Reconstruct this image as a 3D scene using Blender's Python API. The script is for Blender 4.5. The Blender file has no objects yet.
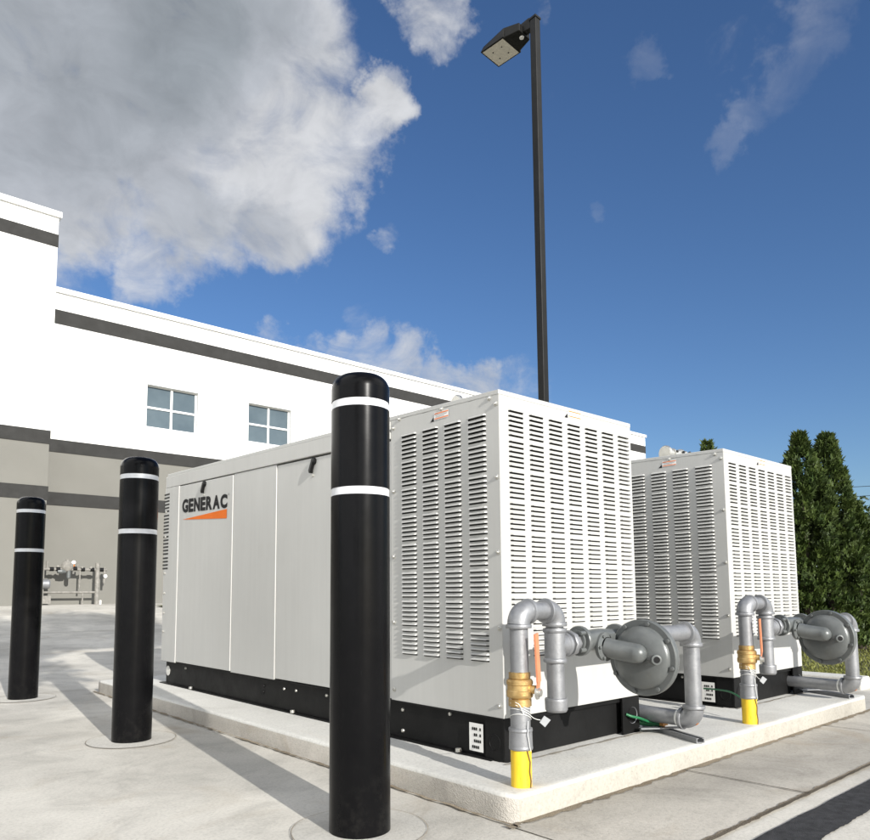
import bpy, bmesh, math, random
from mathutils import Vector, Matrix, Euler
from mathutils import noise as mnoise
random.seed(7)
S = bpy.context.scene
COL = S.collection
PI = math.pi

# ------------------------------------------------------------------ helpers
class MB:
    """collects shapes into one mesh"""
    def __init__(s): s.v = []; s.f = []; s.sm = []; s.mi = []
    def add(s, vs, fs, smooth=False, mi=0):
        o = len(s.v); s.v += [tuple(v) for v in vs]
        for f in fs: s.f.append([i + o for i in f]); s.sm.append(smooth); s.mi.append(mi)
    def box(s, a, b, mi=0, bev=0):
        x0, y0, z0 = a; x1, y1, z1 = b
        s.add([(x0,y0,z0),(x1,y0,z0),(x1,y1,z0),(x0,y1,z0),(x0,y0,z1),(x1,y0,z1),(x1,y1,z1),(x0,y1,z1)],
              [(0,3,2,1),(4,5,6,7),(0,1,5,4),(1,2,6,5),(2,3,7,6),(3,0,4,7)], False, mi)
    def hexa(s, p, mi=0):
        s.add(p, [(0,3,2,1),(4,5,6,7),(0,1,5,4),(1,2,6,5),(2,3,7,6),(3,0,4,7)], False, mi)
    def obox(s, a, b, w, h, mi=0, up=(0,0,1)):
        a = Vector(a); b = Vector(b); d = (b - a).normalized(); u = Vector(up)
        r = d.cross(u).normalized(); u = r.cross(d).normalized()
        r *= w/2; u *= h/2
        s.hexa([a-r-u, a+r-u, b+r-u, b-r-u, a-r+u, a+r+u, b+r+u, b-r+u], mi)
    def quad(s, a, b, c, d, mi=0): s.add([a,b,c,d], [(0,1,2,3)], False, mi)
    def sweep(s, pts, rad, n=20, cap=True, smooth=True, mi=0):
        pts = [Vector(p) for p in pts]
        rs = rad if isinstance(rad, (list, tuple)) else [rad]*len(pts)
        t0 = (pts[1]-pts[0]).normalized()
        ref = Vector((0,0,1)) if abs(t0.z) < .9 else Vector((1,0,0))
        u = t0.cross(ref).normalized(); vs = []
        for i, p in enumerate(pts):
            if i == 0: t = t0
            elif i == len(pts)-1: t = (p-pts[i-1]).normalized() if (p-pts[i-1]).length > 1e-9 else t
            else:
                a = (p-pts[i-1]); b = (pts[i+1]-p)
                t = (a.normalized()+b.normalized()).normalized() if a.length > 1e-9 and b.length > 1e-9 else t
            u = (u - t*u.dot(t)).normalized(); w = t.cross(u)
            for k in range(n):
                an = 2*PI*k/n
                vs.append(p + (u*math.cos(an)+w*math.sin(an))*rs[i])
        fs = []
        for i in range(len(pts)-1):
            for k in range(n):
                fs.append((i*n+k, i*n+(k+1) % n, (i+1)*n+(k+1) % n, (i+1)*n+k))
        s.add(vs, fs, smooth, mi)
        if cap:
            s.add(vs[:n], [tuple(range(n))[::-1]], False, mi); s.add(vs[-n:], [tuple(range(n))], False, mi)
    def cyl(s, a, b, r, n=20, mi=0, r2=None, cap=True):
        s.sweep([a, b], [r, r if r2 is None else r2], n, cap, True, mi)
    def lathe(s, prof, origin=(0,0,0), axis=(0,0,1), n=32, mi=0, hard=True):
        """prof list of (r, h) ; each segment its own ring (hard edges) unless hard False"""
        o = Vector(origin); ax = Vector(axis).normalized()
        ref = Vector((0,0,1)) if abs(ax.z) < .9 else Vector((1,0,0))
        u = ax.cross(ref).normalized(); w = ax.cross(u)
        def ring(r, h): return [o + ax*h + (u*math.cos(2*PI*k/n)+w*math.sin(2*PI*k/n))*r for k in range(n)]
        if hard:
            for (r0,h0),(r1,h1) in zip(prof, prof[1:]):
                a = ring(r0,h0) + ring(r1,h1)
                s.add(a, [(k,(k+1)%n,n+(k+1)%n,n+k) for k in range(n)], True, mi)
        else:
            vs = []
            for r,h in prof: vs += ring(r,h)
            s.add(vs, [(i*n+k, i*n+(k+1)%n, (i+1)*n+(k+1)%n, (i+1)*n+k) for i in range(len(prof)-1) for k in range(n)], True, mi)
    def build(s, name, mats, parent=None):
        me = bpy.data.meshes.new(name)
        me.from_pydata(s.v, [], s.f)
        if not isinstance(mats, (list, tuple)): mats = [mats]
        for m in mats: me.materials.append(m)
        me.polygons.foreach_set('use_smooth', s.sm)
        me.polygons.foreach_set('material_index', s.mi)
        me.update()
        ob = bpy.data.objects.new(name, me); COL.objects.link(ob)
        if parent: ob.parent = parent
        return ob

def tag(o, label=None, cat=None, group=None, kind=None):
    if label: o['label'] = label
    if cat: o['category'] = cat
    if group: o['group'] = group
    if kind: o['kind'] = kind
    return o
def empty(name, loc, label, cat, group=None, rz=0):
    o = bpy.data.objects.new(name, None); COL.objects.link(o)
    o.location = loc; o.rotation_euler = (0,0,rz); o.empty_display_size = .1
    return tag(o, label, cat, group)
def copy_tree(o, parent=None, depth=0):
    c = o.copy(); COL.objects.link(c); c.parent = parent
    for ch in list(o.children): copy_tree(ch, c, depth+1)
    return c
def bevel(o, w=.004, seg=2):
    bm = bmesh.new(); bm.from_mesh(o.data)
    bmesh.ops.remove_doubles(bm, verts=bm.verts, dist=1e-5)
    es = [e for e in bm.edges if len(e.link_faces) == 2 and e.calc_face_angle(0) > .6]
    bmesh.ops.bevel(bm, geom=es, offset=w, segments=seg, affect='EDGES', profile=.5)
    for f in bm.faces: f.smooth = False
    bm.to_mesh(o.data); bm.free()
    return o

# ------------------------------------------------------------------ materials
def new_mat(name):
    m = bpy.data.materials.new(name); m.use_nodes = True
    nt = m.node_tree; b = nt.nodes['Principled BSDF']
    return m, nt, b
def N(nt, t, **kw):
    n = nt.nodes.new(t)
    for k, v in kw.items(): setattr(n, k, v)
    return n
def noise_node(nt, co, scale, detail=6, rough=.6, dist=0):
    n = N(nt, 'ShaderNodeTexNoise'); n.inputs['Scale'].default_value = scale
    n.inputs['Detail'].default_value = detail; n.inputs['Roughness'].default_value = rough
    n.inputs['Distortion'].default_value = dist
    nt.links.new(co, n.inputs['Vector']); return n.outputs['Fac']
def ramp(nt, fac, stops, interp='LINEAR'):
    r = N(nt, 'ShaderNodeValToRGB'); r.color_ramp.interpolation = interp
    el = r.color_ramp.elements
    while len(el) < len(stops): el.new(.5)
    for e, (p, c) in zip(el, stops):
        e.position = p; e.color = (c[0], c[1], c[2], 1) if isinstance(c, (tuple, list)) else (c, c, c, 1)
    nt.links.new(fac, r.inputs['Fac']); return r.outputs['Color']
def mix(nt, a, b, fac, mode='MIX'):
    m = N(nt, 'ShaderNodeMix'); m.data_type = 'RGBA'; m.blend_type = mode
    for sock, v in ((m.inputs[6], a), (m.inputs[7], b), (m.inputs[0], fac)):
        if isinstance(v, (int, float)): sock.default_value = v if sock == m.inputs[0] else (v, v, v, 1)
        elif isinstance(v, (tuple, list)): sock.default_value = (v[0], v[1], v[2], 1)
        else: nt.links.new(v, sock)
    return m.outputs[2]
def coords(nt, kind='Object', scale=None):
    t = N(nt, 'ShaderNodeTexCoord'); o = t.outputs[kind]
    if scale:
        mp = N(nt, 'ShaderNodeMapping'); mp.inputs['Scale'].default_value = scale
        nt.links.new(o, mp.inputs['Vector']); o = mp.outputs['Vector']
    return o
def world_pos(nt, scale=None):
    o = N(nt, 'ShaderNodeNewGeometry').outputs['Position']
    if scale:
        mp = N(nt, 'ShaderNodeMapping'); mp.inputs['Scale'].default_value = scale
        nt.links.new(o, mp.inputs['Vector']); o = mp.outputs['Vector']
    return o
def bump(nt, b, h, strength=.3, dist=.01):
    n = N(nt, 'ShaderNodeBump'); n.inputs['Strength'].default_value = strength
    n.inputs['Distance'].default_value = dist
    nt.links.new(h, n.inputs['Height']); nt.links.new(n.outputs['Normal'], b.inputs['Normal'])
def simple(name, col, rough=.5, metal=0, var=.12, vscale=8, bmp=0, bscale=60, spec=.5):
    m, nt, b = new_mat(name)
    co = coords(nt)
    f = noise_node(nt, co, vscale)
    c = ramp(nt, f, [(.3, [x*(1-var) for x in col]), (.7, [min(1, x*(1+var)) for x in col])])
    nt.links.new(c, b.inputs['Base Color'])
    r = ramp(nt, noise_node(nt, co, vscale*2.3), [(.3, max(0, rough-.07)), (.7, min(1, rough+.07))])
    nt.links.new(r, b.inputs['Roughness'])
    b.inputs['Metallic'].default_value = metal
    b.inputs['Specular IOR Level'].default_value = spec
    if bmp: bump(nt, b, noise_node(nt, co, bscale, 3), bmp, .003)
    return m

def concrete(name, base, rough_side=False, stain=.5, seed=0, warm=(1,1,1)):
    m, nt, b = new_mat(name)
    co = world_pos(nt)
    def off(o, v):
        mp = N(nt, 'ShaderNodeMapping'); mp.inputs['Location'].default_value = v
        nt.links.new(o, mp.inputs['Vector']); return mp.outputs['Vector']
    co = off(co, (seed*3.1, seed*1.7, 0))
    big = noise_node(nt, co, .7, 5, .6, .4)
    mid = noise_node(nt, co, 3.2, 8, .7, .6)
    fine = noise_node(nt, co, 90, 4, .7)
    lo = [x*(1-.30*stain) for x in base]; hi = [min(1, x*(1+.16*stain)) for x in base]
    c = ramp(nt, big, [(.35, lo), (.6, hi)])
    c2 = ramp(nt, mid, [(.32, .68), (.5, .95), (.75, 1.1)])
    c = mix(nt, c, c2, .75*min(1, stain+.2), 'MULTIPLY')
    c3 = ramp(nt, fine, [(.3, .68), (.5, 1.0), (.72, 1.15)])
    c = mix(nt, c, c3, .55, 'MULTIPLY')
    # small dark pits and specks
    v = N(nt, 'ShaderNodeTexVoronoi'); v.inputs['Scale'].default_value = 34
    nt.links.new(co, v.inputs['Vector'])
    pits = ramp(nt, v.outputs['Distance'], [(.05, .55), (.11, 1.0)])
    sel = ramp(nt, noise_node(nt, co, 5.5, 3), [(.52, 0.0), (.62, 1.0)])
    c = mix(nt, c, mix(nt, 1.0, pits, sel), .8, 'MULTIPLY')
    # brownish stains
    st = ramp(nt, noise_node(nt, co, 1.6, 7, .65, 1.2), [(.56, 0.0), (.74, .55*stain)])
    c = mix(nt, c, (base[0]*.62, base[1]*.52, base[2]*.40), st)
    # hairline cracks
    vc = N(nt, 'ShaderNodeTexVoronoi'); vc.feature = 'DISTANCE_TO_EDGE'; vc.inputs['Scale'].default_value = .55
    dn = N(nt, 'ShaderNodeTexNoise'); dn.inputs['Scale'].default_value = 2.5; dn.inputs['Detail'].default_value = 8
    nt.links.new(co, dn.inputs['Vector'])
    wv = mix(nt, co, dn.outputs['Color'], .35)
    nt.links.new(wv, vc.inputs['Vector'])
    cr = ramp(nt, vc.outputs['Distance'], [(.0, .80), (.0018, 1.0)])
    cm = ramp(nt, noise_node(nt, co, .45, 2), [(.58, 0.0), (.66, 1.0)])
    c = mix(nt, c, mix(nt, 1.0, cr, cm), .8, 'MULTIPLY')
    nt.links.new(c, b.inputs['Base Color'])
    b.inputs['Roughness'].default_value = .9
    b.inputs['Specular IOR Level'].default_value = .25
    h = mix(nt, fine, mid, .35)
    if rough_side:
        vv = N(nt, 'ShaderNodeTexVoronoi'); vv.inputs['Scale'].default_value = 210
        nt.links.new(co, vv.inputs['Vector'])
        h = mix(nt, h, vv.outputs['Distance'], .5)
        bump(nt, b, h, .6, .007)
    else: bump(nt, b, h, .35, .006)
    return m

M = {}
M['ground'] = concrete('ground concrete', (.535,.51,.455), stain=.8)
M['ground2'] = concrete('walk concrete', (.47,.44,.385), stain=.8, seed=3)
M['patch'] = concrete('patch concrete', (.535,.515,.465), stain=.45, seed=5)
M['slab'] = concrete('slab concrete', (.60,.59,.55), stain=.32, seed=8)
M['slabside'] = concrete('slab side concrete', (.50,.47,.42), rough_side=True, stain=.8, seed=9)
M['slabdim'] = concrete('dimmed slab edge', (.40,.378,.33), stain=.55, seed=19)  # form-side concrete, darkened so the sun does not wash the edge out
M['dirt'] = concrete('joint dirt', (.12,.10,.075), rough_side=True, stain=1, seed=11)
M['grime'] = concrete('slab grime', (.34,.31,.26), stain=.9, seed=14)
M['dirt2'] = concrete('edge grime', (.27,.225,.165), rough_side=True, stain=1, seed=12)

def gen_paint():
    m, nt, b = new_mat('off white enclosure paint')
    co = coords(nt)
    base = ramp(nt, noise_node(nt, co, 1.3, 5, .6), [(.3, (.455,.453,.432)), (.7, (.495,.493,.470))])
    str_ = noise_node(nt, coords(nt, 'Object', (10,10,.5)), 2.5, 6, .75)
    c = mix(nt, base, ramp(nt, str_, [(.35, .93), (.65, 1.02)]), .6, 'MULTIPLY')
    nt.links.new(c, b.inputs['Base Color'])
    c = mix(nt, c, (.32,.30,.25), ramp(nt, noise_node(nt, co, 4.5, 8, .75), [(.60, 0.0), (.78, .22)]))
    nt.links.new(c, b.inputs['Base Color'])
    r = ramp(nt, noise_node(nt, co, 6, 6), [(.3, .30), (.7, .46)])
    nt.links.new(r, b.inputs['Roughness'])
    bump(nt, b, noise_node(nt, co, 2.2, 2, .4), .12, .02)
    return m
M['gen'] = gen_paint()
M['geninside'] = simple('dark radiator core', (.022,.022,.02), .7)
M['screw'] = simple('zinc screw', (.55,.54,.5), .35, .8)
M['blackbase'] = simple('black frame paint', (.008,.008,.008), .5, 0, .3, 5, .2, 50, spec=.15)
M['logo_black'] = simple('black lettering', (.006,.006,.007), .6, 0, .05, spec=.2)
M['logo_orange'] = simple('orange wedge', (.68,.145,.012), .6, 0, .05, spec=.2)
M['stick_white'] = simple('white sticker', (.78,.77,.74), .5, 0, .04)
M['stick_orange'] = simple('orange sticker stripe', (.75,.22,.08), .5, 0, .05)
M['latch'] = simple('black latch plastic', (.008,.008,.008), .35, spec=.25)
def galv():
    m, nt, b = new_mat('galvanised pipe')
    co = coords(nt)
    v = N(nt, 'ShaderNodeTexVoronoi'); v.inputs['Scale'].default_value = 60; nt.links.new(co, v.inputs['Vector'])
    c = ramp(nt, noise_node(nt, co, 22, 6, .7), [(.25, (.22,.225,.235)), (.5, (.28,.285,.295)), (.8, (.33,.335,.345))])
    c = mix(nt, c, mix(nt, (.95,.95,.95), (1.04,1.04,1.04), v.outputs['Distance']), .5, 'MULTIPLY')
    c = mix(nt, c, (.16,.10,.06), ramp(nt, noise_node(nt, co, 38, 7, .75), [(.66, 0.0), (.76, .55)]))
    nt.links.new(c, b.inputs['Base Color']); b.inputs['Metallic'].default_value = .55
    nt.links.new(ramp(nt, noise_node(nt, co, 30, 4), [(.3, .36), (.7, .58)]), b.inputs['Roughness'])
    bump(nt, b, noise_node(nt, co, 140, 4), .25, .002)
    return m
M['galv'] = galv()
def reg_paint():
    m, nt, b = new_mat('regulator grey paint')
    co = coords(nt)
    c = ramp(nt, noise_node(nt, co, 14, 6), [(.3, (.10,.108,.106)), (.7, (.145,.153,.15))])
    nt.links.new(c, b.inputs['Base Color']); b.inputs['Roughness'].default_value = .33
    b.inputs['Metallic'].default_value = .15
    bump(nt, b, noise_node(nt, co, 160, 3), .2, .0015)
    return m
M['reg'] = reg_paint()
M['hole'] = simple('dark opening', (.004,.004,.004), .9)
def brass():
    m, nt, b = new_mat('cast brass')
    co = coords(nt)
    c = ramp(nt, noise_node(nt, co, 25, 6), [(.3, (.40,.25,.09)), (.7, (.66,.46,.20))])
    nt.links.new(c, b.inputs['Base Color']); b.inputs['Metallic'].default_value = .75
    b.inputs['Roughness'].default_value = .42
    bump(nt, b, noise_node(nt, co, 130, 3), .35, .002)
    return m
M['brass'] = brass()
M['orange'] = simple('orange handle vinyl', (.60,.23,.12), .5, 0, .12, 20, spec=.3)
def yellow():
    m, nt, b = new_mat('yellow coated sleeve')
    co = coords(nt, 'Object', (1,1,.15))
    c = ramp(nt, noise_node(nt, co, 70, 6, .7), [(.33, (.30,.19,.02)), (.45, (.80,.52,.02)), (.8, (.88,.62,.05))])
    nt.links.new(c, b.inputs['Base Color']); b.inputs['Roughness'].default_value = .5
    return m
M['yellow'] = yellow()
M['wire_white'] = simple('white tie wire', (.75,.75,.72), .4)
M['wire_brown'] = simple('brown tracer wire', (.16,.10,.04), .5)
M['green'] = simple('green wire jacket', (.015,.13,.05), .45)
M['copper'] = simple('copper clamp', (.45,.22,.07), .45, .6)
M['pipegrey'] = simple('weathered pipe grey', (.21,.20,.18), .7, 0, .3, 15)
M['rust'] = simple('rust primer', (.42,.15,.04), .8)
def bol_mat():
    m, nt, b = new_mat('black bollard plastic')
    co = coords(nt)
    c = ramp(nt, noise_node(nt, co, 5, 7, .7), [(.3, (.0035,.0035,.004)), (.7, (.005,.005,.0055))])
    g_ = N(nt, 'ShaderNodeSeparateXYZ'); nt.links.new(co, g_.inputs[0])
    low = ramp(nt, g_.outputs['Z'], [(.0, 1.0), (.22, .15)])
    du = mix(nt, 0.0, ramp(nt, noise_node(nt, co, 26, 8, .75), [(.5, 0.0), (.85, .10)]), low)
    c = mix(nt, c, (.16,.15,.13), du)
    sc = ramp(nt, noise_node(nt, coords(nt, 'Object', (60,60,2.5)), 3, 4, .7), [(.68, 0.0), (.76, .07)])
    c = mix(nt, c, (.12,.12,.12), sc)
    nt.links.new(c, b.inputs['Base Color'])
    nt.links.new(ramp(nt, noise_node(nt, co, 9, 6, .7), [(.3, .20), (.7, .27)]), b.inputs['Roughness'])
    b.inputs['Specular IOR Level'].default_value = .12
    bump(nt, b, noise_node(nt, co, 230, 2), .05, .0006)
    return m
M['bollard'] = bol_mat()
M['reflect'] = simple('silver reflective band', (.72,.73,.75), .35, .1, .06, 30)
M['stucco_white'] = simple('white stucco', (.80,.80,.78), .85, 0, .03, .6, .25, 30)
M['stucco_beige'] = simple('beige stucco', (.170,.166,.148), .9, 0, .05, .8, .25, 30)
M['stripe'] = simple('dark grey band paint', (.024,.0235,.022), .85, 0, .08, 2)
M['coping'] = simple('white metal coping', (.74,.74,.73), .4, .1, .03)
M['winframe'] = simple('white window frame', (.78,.78,.77), .4, 0, .02)
def glass():
    m, nt, b = new_mat('window glass with blind')
    co = coords(nt)
    c = ramp(nt, noise_node(nt, co, 1.4, 3), [(.3, (.075,.10,.115)), (.7, (.105,.135,.15))])
    nt.links.new(c, b.inputs['Base Color']); b.inputs['Roughness'].default_value = .12
    return m
M['glass'] = glass()
M['pole'] = simple('dark bronze pole paint', (.009,.0088,.0078), .45, 0, .2, 3, spec=.2)
M['lens'] = simple('frosted lamp lens', (.62,.58,.48), .35, 0, .1, 30)
def leafmat(name, a, b_):
    m, nt, b = new_mat(name)
    g = N(nt, 'ShaderNodeNewGeometry')
    f = noise_node(nt, g.outputs['Position'], 6, 5, .7)
    c = ramp(nt, f, [(.3, a), (.7, b_)])
    oi = mix(nt, c, ramp(nt, g.outputs['Random Per Island'], [(0, .6), (1, 1.35)]), 1.0, 'MULTIPLY')
    nt.links.new(oi, b.inputs['Base Color']); b.inputs['Roughness'].default_value = .6
    b.inputs['Specular IOR Level'].default_value = .3
    return m
M['arbor'] = leafmat('arborvitae foliage', (.018,.038,.008), (.075,.105,.020))
M['leaf'] = leafmat('broad leaf foliage', (.018,.036,.010), (.05,.075,.02))
M['bark'] = simple('bark', (.04,.03,.02), .95, 0, .3, 12, .5, 40)
M['grassm'] = leafmat('lawn grass', (.10,.115,.022), (.23,.23,.06))
M['soil'] = simple('lawn soil', (.075,.075,.03), .95, 0, .35, 4)
M['asphalt'] = simple('asphalt', (.055,.055,.055), .9, 0, .25, 3, .5, 200)
M['strip_mat'] = simple('dark ground strip', (.040,.040,.042), .9, 0, .35, 30, .8, 220, spec=.2)
M['carpaint'] = simple('dark car paint', (.012,.015,.018), .15, .3, .05)
M['carglass'] = simple('car glass', (.02,.03,.035), .06, 0, .1)
M['tyre'] = simple('tyre rubber', (.02,.02,.02), .85)
M['alloy'] = simple('alloy rim', (.5,.5,.5), .3, .8)
M['lampglass'] = simple('headlamp lens', (.6,.62,.62), .1, 0, .1)
M['roof'] = simple('grey roof membrane', (.45,.45,.44), .9)
M['wood'] = simple('pole timber', (.16,.12,.085), .9, 0, .2, 6)
M['tagm'] = simple('grey paper tag', (.33,.34,.35), .6)

# ------------------------------------------------------------------ camera
C = Vector((-1.9819, -1.8337, .7132))
yaw, pit, rol = .7176, .0949, -.0069
fw = Vector((math.sin(yaw)*math.cos(pit), math.cos(yaw)*math.cos(pit), math.sin(pit)))
rt = Vector((math.cos(yaw), -math.sin(yaw), 0)); up = rt.cross(fw)
r2 = rt*math.cos(rol)+up*math.sin(rol); u2 = -rt*math.sin(rol)+up*math.cos(rol)
cam_d = bpy.data.cameras.new('camera'); cam = bpy.data.objects.new('camera', cam_d); COL.objects.link(cam)
cam.matrix_world = Matrix(((r2.x,u2.x,-fw.x,C.x),(r2.y,u2.y,-fw.y,C.y),(r2.z,u2.z,-fw.z,C.z),(0,0,0,1)))
FPX, CX, CY = 714.93, 424.46, 524.24
cam_d.sensor_width = 36; cam_d.sensor_fit = 'HORIZONTAL'
cam_d.lens = 36*FPX/870; cam_d.shift_x = (435-CX)/870; cam_d.shift_y = (CY-420)/870
cam_d.clip_end = 3000; cam_d.clip_start = .05
S.camera = cam
def pixdir(u, v):   # used only to aim the sky's cloud banks in world directions
    return (fw + r2*(u-CX)/FPX - u2*(v-CY)/FPX).normalized()

# ------------------------------------------------------------------ ground
def gz(y):
    t = min(1, max(0, (y-5.5)/10)); return .47*t*t*(3-2*t)
def sheet(name, xs, ys, dz, mat, label=None, kind='structure'):
    m = MB(); nx = len(xs)
    vs = [(x, y, gz(y)+dz) for y in ys for x in xs]
    fs = [(j*nx+i, j*nx+i+1, (j+1)*nx+i+1, (j+1)*nx+i) for j in range(len(ys)-1) for i in range(nx-1)]
    m.add(vs, fs, True)
    return tag(m.build(name, mat), kind=kind)
yl = [-300, -60, -20, -5] + [5.5+.5*i for i in range(21)] + [20, 60, 900]
sheet('ground', [-400, -60, -10, 0, 10, 60, 900], yl, 0, M['ground'])
# the walk beyond the long joint is a slightly browner pour
GY = -.775
sheet('walkway', [-.31, 3.7], [GY, -.316], .004, M['ground2'])
# irregular dirt filled joints
def joint(a, b, w, mat, dz=.008, name='expansion_joint', seg=.03, jit=.35, seed=1):
    rnd = random.Random(seed)
    a = Vector(a); b = Vector(b); d = (b-a); L = d.length; d.normalize(); n = Vector((-d.y, d.x))
    k = max(2, int(L/seg)); vs = []; fs = []
    for i in range(k+1):
        p = a + d*(L*i/k)
        q = mnoise.noise(Vector((p.x*9, p.y*9, seed)))*jit*1.4
        w1 = w/2*(1+jit*rnd.uniform(-1,1)+.6*q); w2 = w/2*(1+jit*rnd.uniform(-1,1)-.3*q)
        for pp in (p-n*w1, p+n*w2): vs.append((pp.x, pp.y, gz(pp.y)+dz))
    for i in range(k): fs.append((2*i, 2*i+2, 2*i+3, 2*i+1))
    m = MB(); m.add(vs, fs)
    return tag(m.build(name, mat), kind='structure')
joint((-1.2,GY), (3.7,GY), .013, M['dirt'], seed=2, jit=.2)
joint((-1.2,GY+.006), (3.7,GY+.003), .02, M['dirt2'], dz=.0065, seed=5, jit=.45)
joint((.70,-.31), (.713,GY), .006, M['dirt'], seed=3, seg=.015)
joint((2.1,-.31), (2.1,GY), .006, M['dirt'], seed=4, seg=.015)
joint((-.33,-.318), (2.87,-.318), .026, M['dirt2'], dz=.007, seed=6, jit=.8)
joint((-.305,-.34), (-.305,3.8), .014, M['dirt2'], dz=.007, seed=7, jit=.8)
joint((-.33,3.95), (-9,3.95), .008, M['dirt2'], seed=8)
joint((-.95,3.95), (-1.05,16), .010, M['dirt2'], seed=9, seg=.1)
joint((-9,9.5), (9,9.5), .014, M['dirt2'], seed=10, seg=.1)

def strip(y0, y1, x0, x1, dz, mat, name, seed):
    rnd = random.Random(seed); vs = []; fs = []; k = int((x1-x0)/.012)
    for i in range(k+1):
        x = x0+(x1-x0)*i/k
        e0 = mnoise.noise(Vector((x*14, 1, seed)))*.006+mnoise.noise(Vector((x*50, 1, seed)))*.005+rnd.uniform(-.0015,.0015)
        e1 = mnoise.noise(Vector((x*6, 9, seed)))*.006+mnoise.noise(Vector((x*40, 5, seed)))*.0015
        vs += [(x, y0+e0, dz), (x, y1+e1, dz)]
    m = MB(); m.add(vs, [(2*i, 2*i+2, 2*i+3, 2*i+1) for i in range(k)])
    return tag(m.build(name, mat), kind='structure')
strip(-.978, -.850, -1.2, 3.7, .004, M['strip_mat'], 'dark_strip', 3)  # near-black strip with ragged edges, laid just above the ground
# bollard collars cast in the pavement
BOL = [(-.665,-.019), (-.709,1.822), (-.771,3.79)]
def collar(x, y, r0, sd):
    m = MB(); n = 64
    vs = [(x, y, gz(y)+.004)]; fs = []
    for k in range(n):
        a = 2*PI*k/n; r = r0*(1+.02*mnoise.noise(Vector((math.cos(a)*1.5, math.sin(a)*1.5, sd))))
        vs.append((x+r*math.cos(a), y+r*math.sin(a), gz(y)+.004))
    fs = [(0, k+1, (k+1) % n+1) for k in range(n)]
    m.add(vs, fs)
    tag(m.build('pavement_patch', M['patch']), kind='structure')
    m = MB(); vs = []
    for k in range(n):
        a = 2*PI*k/n
        r = r0*(1+.02*mnoise.noise(Vector((math.cos(a)*1.5, math.sin(a)*1.5, sd))))
        w = .0011*(1+.8*mnoise.noise(Vector((math.cos(a)*5, math.sin(a)*5, sd))))
        vs += [(x+(r-w)*math.cos(a), y+(r-w)*math.sin(a), gz(y)+.0072), (x+(r+w)*math.cos(a), y+(r+w)*math.sin(a), gz(y)+.0072)]
    m.add(vs, [(2*k, 2*k+1, (2*k+3) % (2*n), (2*k+2) % (2*n)) for k in range(n)])
    tag(m.build('expansion_joint', M['dirt2']), kind='structure')
for i, (x, y) in enumerate(BOL): collar(x, y, .205, i*3.3+1)

# equipment slab with worn edge
H0 = .087
def slab():
    x0, x1, y0, y1 = -.289, 2.832, -.307, 3.76
    bm = bmesh.new()
    nx, ny = 90, 110
    def jt(p, s): return mnoise.noise(Vector(p)*9)*s + mnoise.noise(Vector(p)*30)*s*.5
    m = MB()
    # perimeter rings: bottom, below edge, rounded edge, inner top
    per = []
    step = .035
    def line(a, b):
        k = int((Vector(b)-Vector(a)).length/step)
        return [(a[0]+(b[0]-a[0])*i/k, a[1]+(b[1]-a[1])*i/k) for i in range(k)]
    rc = .02
    pts = line((x0+rc,y0),(x1-rc,y0)) + line((x1,y0+rc),(x1,y1-rc)) + line((x1-rc,y1),(x0+rc,y1)) + line((x0,y1-rc),(x0,y0+rc))
    cx, cy = (x0+x1)/2, (y0+y1)/2
    def inset(p, d):
        x = min(max(p[0], x0+d), x1-d); y = min(max(p[1], y0+d), y1-d); return (x, y)
    rings = []
    for d, z, s in ((0,-.02,0), (.0,.02,.0012), (.0,.045,.0012), (.001,H0-.012,.0012), (.003,H0-.0045,.0009), (.009,H0-.0008,.0004), (.03,H0,0)):
        r = []
        for p in pts:
            q = inset(p, d); j = jt((p[0], p[1], z*6), s)
            r.append((q[0]+j, q[1]+j, z+(j*.4 if z < H0 else 0)))
        rings.append(r)
    n = len(pts); vs = [v for r in rings for v in r]
    for i in range(len(rings)-1):
        for k in range(n):
            m.f.append([i*n+k, i*n+(k+1) % n, (i+1)*n+(k+1) % n, (i+1)*n+k]); m.sm.append(True)
            
            pk = pts[k]; m.mi.append((1 if pk[0] < x0+.001 else 2) if i < 3 else 0)
    m.v += vs
    m.f.append([(len(rings)-1)*n+k for k in range(n)]); m.sm.append(True); m.mi.append(0)
    return m.build('equipment_slab', [M['slab'], M['slabside'], M['slabdim']])
tag(slab(), kind='structure')
# damp grime on the slab where it meets the black base
joint((-.02,-.02+.0), (.92,-.02), .012, M['grime'], dz=H0+.004, seed=21, jit=.8, name='dirt_line')
joint((1.79,-.015), (2.70,-.015), .010, M['grime'], dz=H0+.004, seed=22, jit=.8, name='dirt_line')

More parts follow.
